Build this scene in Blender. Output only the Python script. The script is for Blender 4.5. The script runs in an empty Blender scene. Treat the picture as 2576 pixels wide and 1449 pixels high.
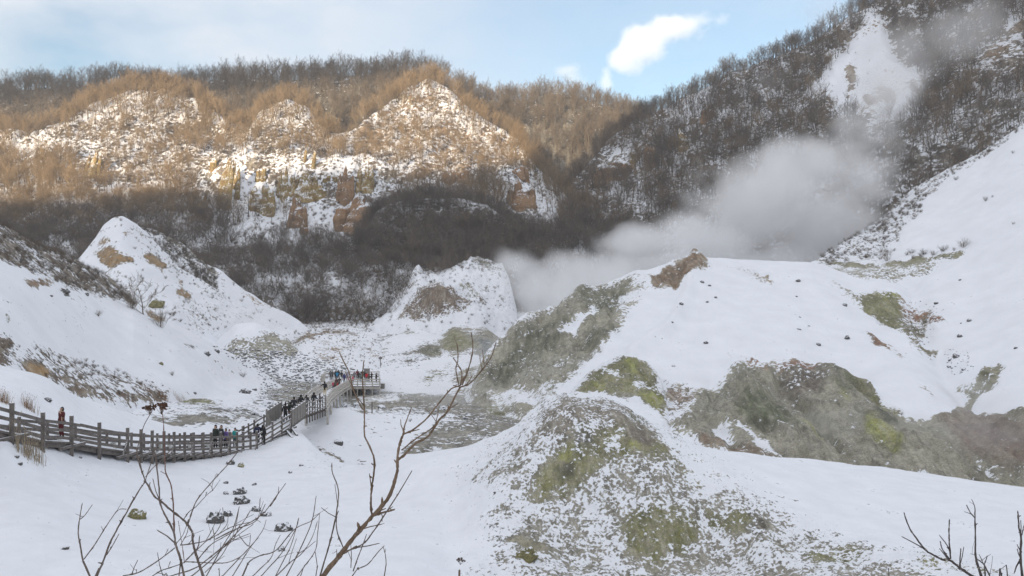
import bpy, bmesh, math, random
import numpy as np
from mathutils import Vector, Matrix
from mathutils.bvhtree import BVHTree

random.seed(7)
RNG = np.random.default_rng(11)
HAZE = 0.00019
S = bpy.context.scene
COL = S.collection

# ------------------------------------------------------------------ camera
W, F, CX, CY = 2576.0, 2022.0, 1288.0, 724.5
def at(px, py, d):
    return Vector(((px - CX) / F * d, d, (CY - py) / F * d))
cam = bpy.data.cameras.new("camera")
cam.sensor_width = 36.0
cam.lens = 36.0 * F / W
cam.clip_start = 0.1
cam.clip_end = 6000
cob = bpy.data.objects.new("camera", cam)
COL.objects.link(cob)
cob.rotation_euler = (math.radians(90), 0, 0)
S.camera = cob

# ------------------------------------------------------------------ light
SUN_EL, SUN_AZ = math.radians(9.0), math.radians(205.0)      # azimuth clockwise from +Y
SUN = Vector((math.sin(SUN_AZ) * math.cos(SUN_EL), math.cos(SUN_AZ) * math.cos(SUN_EL), math.sin(SUN_EL)))
wd = bpy.data.worlds.new("World")
S.world = wd
wd.use_nodes = True
wn, wl = wd.node_tree.nodes, wd.node_tree.links
for n in list(wn):
    wn.remove(n)
out = wn.new("ShaderNodeOutputWorld")
bg = wn.new("ShaderNodeBackground")
sky = wn.new("ShaderNodeTexSky")
sky.sky_type = 'NISHITA'
sky.sun_disc = False
sky.sun_elevation = SUN_EL
sky.sun_rotation = SUN_AZ
sky.altitude = 250
sky.air_density = 1.0
sky.dust_density = 0.6
sky.ozone_density = 1.5
# thin veil of high cloud, whiter to the left
tc = wn.new("ShaderNodeTexCoord")
mp = wn.new("ShaderNodeMapping")
mp.inputs["Scale"].default_value = (1.3, 1.3, 2.6)
nz = wn.new("ShaderNodeTexNoise")
nz.inputs["Scale"].default_value = 2.6
nz.inputs["Detail"].default_value = 6
nz.inputs["Roughness"].default_value = 0.55
sep = wn.new("ShaderNodeSeparateXYZ")
mr = wn.new("ShaderNodeMapRange")       # left-right amount of veil
mr.inputs["From Min"].default_value = -0.55
mr.inputs["From Max"].default_value = 0.05
mr.inputs["To Min"].default_value = 1.4
mr.inputs["To Max"].default_value = 0.32
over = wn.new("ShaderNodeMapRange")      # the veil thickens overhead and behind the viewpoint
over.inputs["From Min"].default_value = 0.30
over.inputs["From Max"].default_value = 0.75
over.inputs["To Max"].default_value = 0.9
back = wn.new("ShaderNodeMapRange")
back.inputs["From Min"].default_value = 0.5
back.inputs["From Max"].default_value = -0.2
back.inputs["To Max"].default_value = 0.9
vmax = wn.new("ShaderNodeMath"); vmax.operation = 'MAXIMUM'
nr = wn.new("ShaderNodeMapRange")
nr.inputs["From Min"].default_value = 0.30
nr.inputs["From Max"].default_value = 0.64
mul = wn.new("ShaderNodeMath"); mul.operation = 'MULTIPLY'
mixc = wn.new("ShaderNodeMix"); mixc.data_type = 'RGBA'
cmb = wn.new("ShaderNodeVectorMath"); cmb.operation = 'SCALE'
cmb.inputs["Scale"].default_value = 0.55
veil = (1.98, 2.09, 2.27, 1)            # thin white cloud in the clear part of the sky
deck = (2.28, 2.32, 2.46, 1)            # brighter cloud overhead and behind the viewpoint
mix2 = wn.new("ShaderNodeMix"); mix2.data_type = 'RGBA'
wl.new(tc.outputs["Generated"], mp.inputs["Vector"])
wl.new(mp.outputs[0], nz.inputs["Vector"])
wl.new(tc.outputs["Generated"], sep.inputs[0])
wl.new(sep.outputs["X"], mr.inputs["Value"])
wl.new(nz.outputs["Fac"], nr.inputs["Value"])
wl.new(mr.outputs[0], mul.inputs[0])
wl.new(nr.outputs[0], mul.inputs[1])
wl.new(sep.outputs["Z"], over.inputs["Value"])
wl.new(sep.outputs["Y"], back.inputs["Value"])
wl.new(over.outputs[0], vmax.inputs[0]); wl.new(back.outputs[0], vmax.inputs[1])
wl.new(sky.outputs[0], cmb.inputs[0])
wl.new(mul.outputs[0], mixc.inputs["Factor"])
wl.new(cmb.outputs[0], mixc.inputs["A"])
mixc.inputs["B"].default_value = veil
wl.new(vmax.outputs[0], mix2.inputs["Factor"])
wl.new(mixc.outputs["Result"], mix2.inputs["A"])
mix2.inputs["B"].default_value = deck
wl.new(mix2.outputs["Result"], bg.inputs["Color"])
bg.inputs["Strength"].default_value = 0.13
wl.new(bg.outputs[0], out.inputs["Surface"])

sl = bpy.data.lights.new("sun", 'SUN')
sl.energy = 2.4
sl.angle = math.radians(0.5)
sl.color = (1.0, 0.79, 0.53)
so = bpy.data.objects.new("sun", sl)
so.rotation_euler = SUN.to_track_quat('Z', 'Y').to_euler()
COL.objects.link(so)

S.view_settings.view_transform = 'Standard'
S.view_settings.look = 'None'
S.view_settings.exposure = 1.7
S.view_settings.gamma = 1.0
cy = S.cycles
cy.max_bounces = 6
cy.diffuse_bounces = 3
cy.glossy_bounces = 1
cy.transmission_bounces = 1
cy.transparent_max_bounces = 8
cy.volume_bounces = 3
cy.volume_step_rate = 1.0
cy.volume_max_steps = 128
cy.use_denoising = True
cy.caustics_reflective = False
cy.caustics_refractive = False

# ------------------------------------------------------------------ helpers
def tag(o, label=None, cat=None, group=None, kind=None):
    if label: o["label"] = label
    if cat: o["category"] = cat
    if group: o["group"] = group
    if kind: o["kind"] = kind
    return o

def link(o, parent=None):
    COL.objects.link(o)
    if parent is not None:
        o.parent = parent
    return o

def empty(name, loc, rz=0.0):
    o = bpy.data.objects.new(name, None)
    o.location = loc
    o.rotation_euler = (0, 0, rz)
    o.empty_display_size = 0.3
    return link(o)

def mesh_np(name, v, f, mats=None, smooth=True):
    """v (n,3) float array, f (m,k) int array"""
    me = bpy.data.meshes.new(name)
    v = np.asarray(v, np.float32); f = np.asarray(f, np.int32)
    me.vertices.add(len(v)); me.vertices.foreach_set("co", v.ravel())
    k = f.shape[1]
    me.loops.add(f.size); me.loops.foreach_set("vertex_index", f.ravel())
    me.polygons.add(len(f))
    me.polygons.foreach_set("loop_start", np.arange(0, f.size, k, dtype=np.int32))
    me.polygons.foreach_set("loop_total", np.full(len(f), k, np.int32))
    if smooth:
        me.polygons.foreach_set("use_smooth", np.ones(len(f), bool))
    me.update(calc_edges=True)
    for m in (mats or []):
        me.materials.append(m)
    return me

def _h(ix, iy, iz, seed):
    h = (ix * 374761393 + iy * 668265263 + iz * 2147483647 + seed * 974711) & 0xffffffff
    h = ((h ^ (h >> 13)) * 1274126177) & 0xffffffff
    return (h ^ (h >> 16)) & 0xffffffff
def pnoise(p, seed=0):
    """gradient noise in about -1..1 for an (n,3) array"""
    p = np.asarray(p, np.float64)
    i = np.floor(p).astype(np.int64); f = p - i
    u = f * f * f * (f * (f * 6 - 15) + 10)
    r = 0
    for dx in (0, 1):
        for dy in (0, 1):
            for dz in (0, 1):
                h = _h(i[:, 0] + dx, i[:, 1] + dy, i[:, 2] + dz, seed)
                a = (h & 1023) / 1023.0 * 2 * np.pi; z = ((h >> 10) & 1023) / 511.5 - 1
                s = np.sqrt(np.maximum(0, 1 - z * z))
                g = (f[:, 0] - dx) * s * np.cos(a) + (f[:, 1] - dy) * s * np.sin(a) + (f[:, 2] - dz) * z
                wx = u[:, 0] if dx else 1 - u[:, 0]; wy = u[:, 1] if dy else 1 - u[:, 1]; wz = u[:, 2] if dz else 1 - u[:, 2]
                r = r + g * wx * wy * wz
    return r * 1.6
def fbm(p, octv=4, seed=0, rough=0.5, ridged=False):
    p = np.asarray(p, np.float64); a = 1.0; t = 0; s = 0
    for k in range(octv):
        n = pnoise(p * 2 ** k + 17.3 * k, seed + k)
        if ridged: n = 1 - 2 * np.abs(n)
        t = t + a * n; s += a; a *= rough
    return t / s

def pchip(x, y, q):
    """monotone cubic through (x, y...) along axis 0, evaluated at q (same for all columns)"""
    x = np.asarray(x, float); y = np.asarray(y, float); q = np.clip(np.asarray(q, float), x[0], x[-1])
    if len(x) == 1: return np.repeat(y[:1], len(q), 0)
    tail = (1,) * (y.ndim - 1)
    h = np.diff(x).reshape((-1,) + tail); d = np.diff(y, axis=0) / h
    m = np.zeros_like(y)
    m[0] = d[0]; m[-1] = d[-1]
    if len(x) > 2:
        a, b = d[:-1], d[1:]
        with np.errstate(divide='ignore', invalid='ignore'):
            hm = 2 * a * b / (a + b)
        m[1:-1] = np.where(a * b > 0, hm, 0)
    k = np.clip(np.searchsorted(x, q, side='right') - 1, 0, len(x) - 2)
    hh = h.reshape(-1)[k].reshape((-1,) + tail)
    t = ((q - x[k]) / h.reshape(-1)[k]).reshape((-1,) + tail)
    return ((1 + 2 * t) * (1 - t) ** 2) * y[k] + t * (1 - t) ** 2 * hh * m[k] + t * t * (3 - 2 * t) * y[k + 1] + t * t * (t - 1) * hh * m[k + 1]

def cv(pts, x0, y0, k):                       # crop coordinates -> picture coordinates
    return [(x0 + x * k, y0 + y * k) for x, y in pts]
def polydist(px, py, poly):
    """signed distance in px: positive inside"""
    P = np.asarray(poly, float); d2 = np.full(px.shape, 1e18); ins = np.zeros(px.shape, bool)
    for k in range(len(P)):
        ax, ay = P[k]; bx, by = P[(k + 1) % len(P)]
        ex, ey = bx - ax, by - ay
        t = np.clip(((px - ax) * ex + (py - ay) * ey) / (ex * ex + ey * ey + 1e-9), 0, 1)
        d2 = np.minimum(d2, (px - ax - t * ex) ** 2 + (py - ay - t * ey) ** 2)
        c = ((ay > py) != (by > py))
        with np.errstate(divide='ignore', invalid='ignore'):
            xx = ax + (py - ay) / (by - ay + 1e-12) * ex
        ins ^= c & (px < xx)
    d = np.sqrt(d2)
    return np.where(ins, d, -d)
def linedist(px, py, line):
    P = np.asarray(line, float); d2 = np.full(px.shape, 1e18)
    for k in range(len(P) - 1):
        ax, ay = P[k]; ex, ey = P[k + 1] - P[k]
        t = np.clip(((px - ax) * ex + (py - ay) * ey) / (ex * ex + ey * ey + 1e-9), 0, 1)
        d2 = np.minimum(d2, (px - ax - t * ex) ** 2 + (py - ay - t * ey) ** 2)
    return np.sqrt(d2)

# ------------------------------------------------------------------ materials
def new_mat(name):
    m = bpy.data.materials.new(name); m.use_nodes = True
    nt = m.node_tree
    for n in list(nt.nodes): nt.nodes.remove(n)
    o = nt.nodes.new("ShaderNodeOutputMaterial")
    b = nt.nodes.new("ShaderNodeBsdfPrincipled")
    nt.links.new(b.outputs[0], o.inputs["Surface"])
    b.inputs["Specular IOR Level"].default_value = 0.25
    return m, nt, b
def nd(nt, typ, **kw):
    n = nt.nodes.new(typ)
    for k, v in kw.items():
        if k in n.inputs.keys(): n.inputs[k].default_value = v
        else: setattr(n, k, v)
    return n
def noise(nt, scale, detail=5, rough=0.55, vec=None):
    n = nd(nt, "ShaderNodeTexNoise", Scale=scale, Detail=detail, Roughness=rough)
    if vec is not None: nt.links.new(vec, n.inputs["Vector"])
    return n.outputs["Fac"]
def math_(nt, op, a, b=None, c=None, clamp=False):
    n = nd(nt, "ShaderNodeMath", operation=op); n.use_clamp = clamp
    for i, v in enumerate((a, b, c)):
        if v is None: continue
        if isinstance(v, (int, float)): n.inputs[i].default_value = v
        else: nt.links.new(v, n.inputs[i])
    return n.outputs[0]
def maprange(nt, v, a, b, c=0.0, d=1.0, smooth=False):
    n = nd(nt, "ShaderNodeMapRange")
    if smooth: n.interpolation_type = 'SMOOTHSTEP'
    nt.links.new(v, n.inputs["Value"])
    for k, x in zip(("From Min", "From Max", "To Min", "To Max"), (a, b, c, d)): n.inputs[k].default_value = x
    return n.outputs[0]
def mixcol(nt, f, a, b):
    n = nd(nt, "ShaderNodeMix", data_type='RGBA')
    for s, v in (("Factor", f), ("A", a), ("B", b)):
        k = [i for i in n.inputs if i.name == s and (i.type == 'RGBA' if s != "Factor" else i.type == 'VALUE')][0]
        if isinstance(v, (tuple, list)): k.default_value = (*v, 1)
        elif isinstance(v, (int, float)): k.default_value = v
        else: nt.links.new(v, k)
    return [o for o in n.outputs if o.type == 'RGBA'][0]
def scalecol(nt, col, f):
    n = nd(nt, "ShaderNodeVectorMath", operation='SCALE')
    if isinstance(col, (tuple, list)): n.inputs[0].default_value = col
    else: nt.links.new(col, n.inputs[0])
    nt.links.new(f, n.inputs["Scale"])
    return n.outputs[0]
SNOW = (0.80, 0.82, 0.86)

def ground_mat(name, k, slope=0.0, bump=1.0):
    """snow over bare ground; k = size in metres of the speckle where the snow thins out"""
    m, nt, b = new_mat(name)
    geo = nd(nt, "ShaderNodeNewGeometry"); pos = geo.outputs["Position"]
    at_ = nd(nt, "ShaderNodeAttribute", attribute_name="bare").outputs["Fac"]
    tint = nd(nt, "ShaderNodeAttribute", attribute_name="tint").outputs["Color"]
    n1 = noise(nt, 1 / k, 6, 0.62, pos)
    n2 = noise(nt, 0.13 / k, 4, 0.5, pos)
    n3 = noise(nt, 3.1 / k, 4, 0.6, pos)
    bare = math_(nt, 'MULTIPLY_ADD', at_, 1.15, -0.1)
    if slope:
        sp = nd(nt, "ShaderNodeSeparateXYZ"); nt.links.new(geo.outputs["Normal"], sp.inputs[0])
        st = maprange(nt, sp.outputs["Z"], 0.85, 0.3, 0.0, slope)
        bare = math_(nt, 'ADD', bare, st)
    t = math_(nt, 'MULTIPLY_ADD', math_(nt, 'SUBTRACT', n1, 0.5), 2.1, bare)
    t = math_(nt, 'MULTIPLY_ADD', math_(nt, 'SUBTRACT', n2, 0.5), 1.3, t)
    n6 = noise(nt, 0.38 / k, 4, 0.6, pos)
    t = math_(nt, 'MULTIPLY_ADD', math_(nt, 'SUBTRACT', n6, 0.5), 0.9, t)
    fac = maprange(nt, t, 0.44, 0.58, 0, 1, True)
    var = maprange(nt, n3, 0.3, 0.7, 0.7, 1.28)
    var2 = maprange(nt, n2, 0.3, 0.7, 0.75, 1.25)
    n4 = noise(nt, 0.42 / k, 5, 0.65, pos)
    tint = mixcol(nt, maprange(nt, n4, 0.42, 0.68, 0, 0.65), tint, (0.27, 0.25, 0.21))
    mp7 = nd(nt, "ShaderNodeMapping"); mp7.inputs["Scale"].default_value = (1.0, .22, .22); nt.links.new(pos, mp7.inputs["Vector"])
    n7 = noise(nt, 0.55 / k, 5, 0.62, mp7.outputs[0])          # streaks that run down the slope
    tint = mixcol(nt, maprange(nt, n7, 0.50, 0.66, 0, 0.6), tint, (0.40, 0.375, 0.315))
    tint = mixcol(nt, maprange(nt, n7, 0.46, 0.34, 0, 0.55), tint, (0.115, 0.11, 0.085))
    n5 = noise(nt, 0.8 / k, 5, 0.7, pos)
    var2 = math_(nt, 'MULTIPLY', var2, maprange(nt, n5, 0.32, 0.68, 0.72, 1.25))
    rock = scalecol(nt, tint, math_(nt, 'MULTIPLY', var, var2))
    snowv = maprange(nt, n2, 0.3, 0.7, 0.95, 1.03)
    snow = scalecol(nt, SNOW, snowv)
    nt.links.new(mixcol(nt, fac, snow, rock), b.inputs["Base Color"])
    b.inputs["Roughness"].default_value = 0.85
    hgt = math_(nt, 'MULTIPLY_ADD', fac, -0.6, math_(nt, 'MULTIPLY', n3, math_(nt, 'MULTIPLY_ADD', fac, 1.0, 0.4)))
    hgt = math_(nt, 'MULTIPLY_ADD', n7, 0.9, hgt)
    bp = nd(nt, "ShaderNodeBump", Strength=0.6, Distance=k * 0.4 * bump)
    nt.links.new(hgt, bp.inputs["Height"])
    nt.links.new(bp.outputs[0], b.inputs["Normal"])
    return m
M_NEAR = ground_mat("snowy_ground_near", 0.15)
M_MID = ground_mat("snowy_ground_mid", 0.5, 0.1)
M_FAR = ground_mat("snowy_ground_far", 1.6, 0.55)

# colours of the bare ground (albedo)
MOSS = (0.235, 0.23, 0.12); SULF = (0.36, 0.37, 0.13); GREY = (0.34, 0.325, 0.26); CLAY = (0.36, 0.35, 0.29)
MUD = (0.25, 0.24, 0.21); RUST = (0.27, 0.14, 0.09); TAN = (0.34, 0.215, 0.10); BROWN = (0.185, 0.135, 0.10)
DARK = (0.085, 0.075, 0.062); SCRUB = (0.14, 0.11, 0.085); STONE = (0.11, 0.11, 0.11); DGREEN = (0.165, 0.17, 0.12)
EARTH = (0.27, 0.19, 0.13)

LAYERS = {}
def layer(name, label_mat, curves, u0, u1, nu, rows, disp=(), paint=(), base=(0.06, SCRUB), bumps=(), warp=14, softk=1.0):
    """curves: far -> near, each [(px, py, d), ...]; rows: quads between neighbouring curves"""
    U = np.linspace(u0, u1, nu)
    Y, D = [], []
    for c in curves:
        c = np.asarray(sorted(c), float)
        Y.append(pchip(c[:, 0], c[:, 1], U)); D.append(pchip(c[:, 0], c[:, 2], U))
    Y = np.array(Y); D = np.array(D)
    Z = (CY - Y) / F * D
    s = np.concatenate([np.linspace(i, i + 1, r, endpoint=False) for i, r in enumerate(rows)] + [[len(rows)]])
    Dg = pchip(np.arange(len(curves)), D, s); Zg = pchip(np.arange(len(curves)), Z, s)
    Ug = np.repeat(U[None], len(s), 0)
    X = (Ug - CX) / F * Dg
    v = np.stack([X, Dg, Zg], -1).reshape(-1, 3)
    pxb = Ug.ravel(); pyb = (CY - v[:, 2] / v[:, 1] * F)
    # paint
    wx = pxb + warp * fbm(np.stack([pxb / 45, pyb / 45, 0 * pxb], -1), 4, 5)
    wy = pyb + warp * fbm(np.stack([pxb / 45, pyb / 45, 0 * pxb + 9], -1), 4, 6)
    bare = np.full(len(v), base[0]); tint = np.tile(np.array(base[1], float), (len(v), 1))
    for pt in paint:
        poly, colr, bv, soft = pt[:4]; soft = soft * softk
        w = np.clip(polydist(wx, wy, poly) / soft * 0.5 + 0.5, 0, 1); w = w * w * (3 - 2 * w)
        bare = bare * (1 - w) + bv * w
        tint = tint * (1 - w[:, None]) + np.array(colr) * w[:, None]
    # relief
    for pl, wid, amp in bumps:
        v[:, 2] += amp * np.exp(-(linedist(pxb, pyb, pl) / wid) ** 2)
    for scl, amp, octv, how in disp:
        q = v / np.array(scl if isinstance(scl, tuple) else (scl,) * 3)
        n = fbm(q, octv, 3 + int(amp * 97) % 50, 0.5, how == 'ridged')
        wgt = 1.0
        if how == 'lump': n = 1 - 2 * np.abs(n); wgt = np.clip(bare * 4 - .15, 0, 1) * np.clip(2.0 - bare * 2, .25, 1)
        if how == 'ridgedbare': n = .4 - 2 * np.abs(n)
        if how in ('bare', 'ridgedbare'): wgt = np.clip(bare * 1.3 - 0.1, 0.0, 1)
        v[:, 2] += amp * n * wgt
    R = len(s)
    idx = np.arange(R * nu).reshape(R, nu)
    f = np.stack([idx[:-1, :-1], idx[1:, :-1], idx[1:, 1:], idx[:-1, 1:]], -1).reshape(-1, 4)
    me = mesh_np(name, v, f, [label_mat])
    a = me.attributes.new("bare", 'FLOAT', 'POINT'); a.data.foreach_set("value", bare.astype(np.float32))
    a = me.attributes.new("tint", 'FLOAT_COLOR', 'POINT')
    a.data.foreach_set("color", np.concatenate([tint, np.ones((len(v), 1))], 1).astype(np.float32).ravel())
    o = link(bpy.data.objects.new(name, me)); o["kind"] = "structure"
    LAYERS[len(LAYERS)] = None
    L = dict(v=v, f=f, px=CX + v[:, 0] / v[:, 1] * F, py=CY - v[:, 2] / v[:, 1] * F, bare=bare, obj=o)
    LAYERS[len(LAYERS) - 1] = L
    return L

# ------------------------------------------------------------------ terrain
def drop(c, dd, dz):                    # a curve behind/below another one
    return [(x, CY - ((CY - y) / F * d - dz) / (d + dd) * F, d + dd) for x, y, d in c]

# --- far ridge behind the left hills
a1 = [(-700,215,520),(-300,225,520),(0,232,520),(150,225,520),(300,212,520),(450,220,520),(600,200,515),(700,204,515),(860,190,510),(950,192,505),(1030,185,500),(1090,195,495),(1160,228,490),(1230,258,500),(1300,258,520),(1390,240,530),(1450,247,530),(1540,277,520),(1600,305,500),(1750,380,480)]
A1 = layer("hill", M_FAR, [drop(a1, 120, 25), drop(a1, 40, 4), a1, drop(a1, -25, 14), drop(a1, -75, 60), drop(a1, -110, 110)],
           -700, 1750, 330, [6, 12, 16, 24, 10], [(30, 3.0, 4, ''), (7, .7, 3, '')], base=(0.80, DARK))

# --- wooded domes, snowy faces and the pinnacle cliff
a2 = [(-700,330,400),(-300,330,400),(0,335,390),(60,348,385),(130,332,390),(200,292,400),(280,254,410),(370,243,415),(450,248,415),(520,278,408),(580,322,395),(620,332,393),(650,294,400),(700,266,408),(750,274,406),(800,314,400),(840,352,392),(880,346,395),(930,302,410),(980,262,425),(1040,228,440),(1090,212,445),(1130,237,440),(1180,278,430),(1230,313,420),(1290,358,410),(1340,420,395),(1400,480,370),(1500,560,340),(1700,640,320)]
knee = [(-700,430,370),(0,430,365),(130,372,375),(280,332,385),(370,332,388),(450,337,388),(580,382,375),(700,332,385),(800,382,375),(880,402,375),(980,362,395),(1090,330,405),(1180,362,400),(1290,422,390),(1340,450,380),(1500,580,335),(1700,650,315)]
ctop = [(-700,490,340),(0,470,345),(200,430,352),(400,425,357),(550,400,357),(700,412,355),(850,412,355),(950,422,355),(1100,432,362),(1290,445,370),(1350,480,360),(1500,590,330),(1700,660,312)]
cbot = [(-700,560,300),(0,535,315),(200,500,324),(400,505,328),(550,520,330),(700,540,330),(850,545,330),(950,560,328),(1030,520,338),(1100,490,346),(1290,520,346),(1350,545,335),(1500,600,325),(1700,665,310)]
foot = [(-700,640,260),(0,610,275),(300,620,275),(600,640,292),(800,640,302),(1000,630,302),(1100,600,312),(1300,600,316),(1500,620,315),(1700,670,308)]
base = [(-700,740,230),(300,740,230),(600,770,245),(740,800,255),(900,797,255),(1030,785,260),(1300,700,285),(1500,655,305),(1700,675,306)]
A2 = layer("hill", M_FAR, [drop(a2, 60, 40), drop(a2, 15, 5), a2, knee, ctop, cbot, foot, base, drop(base, -14, 25)],
           -700, 1700, 560, [6, 8, 26, 30, 34, 34, 34, 6],
           [((22, 60, 60), 4.2, 4, 'ridged'), (9, 1.2, 4, ''), (3, .35, 2, '')], base=(0.30, SCRUB),
           paint=[([(-700,430),(0,430),(300,520),(560,590),(700,640),(1000,680),(1000,800),(-700,800)], SCRUB, 0.34, 40),
                  ([(560,525),(1010,540),(1030,640),(620,640)], SCRUB, 0.10, 25),
                  ([(100,345),(300,298),(560,335),(600,400),(520,460),(250,470),(60,375)], SCRUB, 0.46, 25),
                  ([(640,345),(700,300),(780,345),(860,420),(620,450)], SCRUB, 0.46, 25),
                  ([(1090,212),(1250,345),(1330,420),(1200,470),(1000,430),(850,340),(950,280)], EARTH, 0.44, 30),
                  ([(1000,470),(1030,440),(1090,425),(1180,430),(1190,460),(1100,470)], EARTH, 0.55, 20),
                  ([(30,380),(110,345),(130,372),(90,395)], SCRUB, 0.02, 14)])

# --- dark wooded hump at the valley head
a3 = [(900,600,310),(950,530,315),(1000,508,320),(1100,498,322),(1200,508,320),(1260,538,318),(1310,575,315),(1380,640,305)]
A3 = layer("hill", M_FAR, [drop(a3, 25, 22), a3, drop(a3, -16, 12), drop(a3, -40, 32)], 900, 1380, 130, [8, 14, 16],
           [(12, 1.2, 3, '')], base=(0.5, DARK))

# --- right mountain
b1 = [(1250,660,310),(1300,610,330),(1380,565,350),(1430,485,380),(1480,415,400),(1550,350,420),(1600,316,430),(1650,288,430),(1700,265,430),(1780,228,430),(1850,198,430),(1930,163,428),(2000,138,425),(2060,105,423),(2120,65,420),(2180,25,420),(2250,-40,420),(2400,-160,420),(2576,-300,420),(3300,-700,420)]
b2 = [(1250,665,308),(1300,625,325),(1430,505,370),(1550,405,395),(1650,362,395),(1780,330,390),(1930,280,385),(2060,240,378),(2200,180,372),(2400,80,362),(2576,0,352),(3300,-300,330)]
b3 = [(1250,670,305),(1300,645,320),(1430,565,345),(1550,500,352),(1700,470,348),(1900,430,342),(2100,380,330),(2300,300,318),(2576,180,305),(3300,-50,280)]
b4 = [(1250,680,300),(1300,665,315),(1430,625,318),(1600,612,310),(1800,590,296),(2000,560,280),(2200,500,266),(2400,430,256),(2576,350,246),(3300,200,220)]
B = layer("mountain", M_FAR, [drop(b1, 90, 60), drop(b1, 18, 4), b1, b2, b3, b4, drop(b4, -25, 30)], 1250, 3300, 480, [5, 8, 34, 34, 34, 10],
          [((24, 60, 60), 4.0, 4, 'ridged'), (9, 1.2, 4, ''), (3, .35, 2, '')], base=(0.47, SCRUB),
          bumps=[([(2195,60),(2130,180),(2060,290)], 26, 3.0), ([(2230,60),(2290,170)], 20, -2.5), ([(2340,-20),(2330,260)], 26, -3), ([(1840,210),(1760,420)], 26, 3.2), ([(1640,330),(1600,470)], 22, 3.0)],
          paint=[([(2190,48),(2228,60),(2255,150),(2310,180),(2330,230),(2290,300),(2200,300),(2120,292),(2030,240),(2100,160)], EARTH, 0.06, 14),
                 ([(2130,190),(2155,185),(2150,235),(2132,250)], EARTH, 0.75, 10),
                 ([(2170,270),(2210,230),(2250,235),(2250,255),(2190,280)], EARTH, 0.7, 10),
                 ([(2290,200),(2330,225),(2310,240),(2280,230)], DARK, 0.6, 10),
                 ([(2480,130),(2530,90),(2576,60),(2576,80),(2520,160),(2450,210)], EARTH, 0.6, 12),
                 ([(2576,100),(2576,180),(2450,230),(2520,160)], SCRUB, 0.55, 12),
                 ([(2540,55),(2576,35),(2576,60),(2530,90)], EARTH, 0.05, 8),
                 ([(1690,260),(1780,225),(1800,260),(1700,320)], SCRUB, 0.14, 30),
                 ([(2150,330),(2400,320),(2576,210),(2576,340),(2380,420),(2250,430)], DARK, 0.5, 40)])

# --- snow slope at the right edge
i1 = [(1960,690,185),(2040,660,200),(2100,625,208),(2200,560,225),(2300,475,235),(2380,427,235),(2480,374,230),(2576,310,222),(2800,185,210),(3300,0,200)]
i2 = [(1960,695,182),(2100,655,198),(2200,640,196),(2300,600,196),(2400,560,193),(2576,470,186),(2800,380,175),(3300,220,160)]
i3 = [(1960,720,175),(2200,700,178),(2400,670,175),(2576,610,168),(3300,460,150)]
I = layer("snow_slope", M_MID, [drop(i1, 30, 25), drop(i1, 5, 1.5), i1, i2, i3, drop(i3, -12, 10)], 1960, 3300, 330, [4, 5, 40, 24, 8],
          [(25, 1.2, 3, ''), (5, .3, 3, ''), (1.6, .35, 3, 'bare')], base=(0.03, SCRUB),
          paint=[([(2060,600),(2200,500),(2310,470),(2330,520),(2285,565),(2240,650),(2060,670)], DARK, 0.42, 16),
                 ([(2300,470),(2380,425),(2480,372),(2580,305),(2580,325),(2480,392),(2390,445),(2330,500)], SCRUB, 0.42, 10),
                 ([(2030,655),(2200,664),(2330,648),(2430,630),(2400,655),(2290,668),(2150,672)], MOSS, 0.9, 7),
                 ([(2060,668),(2280,664),(2400,650),(2330,690),(2200,705),(2090,690)], GREY, 0.55, 12)])

# --- mounds at the left
c2 = [(300,590,212),(340,570,215),(430,598,222),(500,645,226),(530,668,228),(546,674,228),(580,700,229),(620,733,230),(692,773,233),(745,803,236),(800,845,236),(860,900,234)]
C2 = layer("mound", M_MID, [drop(c2, 20, 14), drop(c2, 4, 1), c2, drop(c2, -10, 7), drop(c2, -28, 20)], 300, 860, 185, [5, 5, 16, 14],
           [(9, .8, 3, ''), (2.5, .25, 3, '')], base=(0.10, SCRUB),
           paint=[([(280,540),(430,580),(540,665),(545,730),(500,740),(300,640)], DARK, 0.55, 14),
                  ([(600,725),(665,755),(680,775),(640,772)], TAN, 0.5, 10)])
c1 = [(140,720,190),(200,660,195),(240,602,198),(268,562,200),(300,549,200),(331,564,202),(370,598,204),(404,630,206),(455,684,206),(511,713,208),(540,735,208),(600,775,212),(660,805,215),(720,830,218),(800,868,222),(870,925,222)]
cm = [(140,770,178),(250,700,180),(300,690,178),(400,740,178),(500,785,186),(600,815,200),(700,840,212),(800,880,216),(870,935,216)]
cb = [(140,800,170),(300,800,165),(400,815,165),(520,850,175),(600,862,190),(700,866,205),(800,895,212),(870,945,212)]
C1 = layer("mound", M_MID, [drop(c1, 25, 22), drop(c1, 4, 1.2), c1, cm, cb, drop(cb, -15, 8)], 140, 870, 285, [5, 6, 50, 30, 6],
           [((14, 40, 40), 1.6, 3, 'ridged'), (5, .35, 3, ''), (1.8, .6, 3, 'bare')], base=(0.15, SCRUB),
           paint=[([(215,650),(250,590),(300,552),(335,568),(300,600),(260,660)], SCRUB, 0.25, 14),
                  ([(233,650),(262,632),(299,634),(331,650),(333,667),(300,664),(285,678),(250,672)], TAN, 0.85, 9),
                  ([(363,650),(385,641),(410,655),(424,684),(408,696),(385,675),(366,664)], TAN, 0.95, 8),
                  ([(297,594),(315,586),(332,598),(315,608)], TAN, 0.7, 7),
                  ([(250,612),(275,608),(278,624),(255,626)], TAN, 0.6, 8),
                  ([(434,745),(455,736),(486,740),(482,758),(450,757)], TAN, 0.8, 8), ([(446,712),(462,712),(460,730),(448,728)], TAN, 0.7, 6),
                  ([(335,570),(460,680),(520,712),(700,822),(680,835),(520,750),(440,700),(340,600)], SCRUB, 0.30, 14),
                  ([(240,680),(330,690),(360,760),(300,760)], SCRUB, 0.32, 20),
                  ([(430,770),(560,760),(620,810),(520,840),(440,830)], SCRUB, 0.30, 22)])
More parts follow.
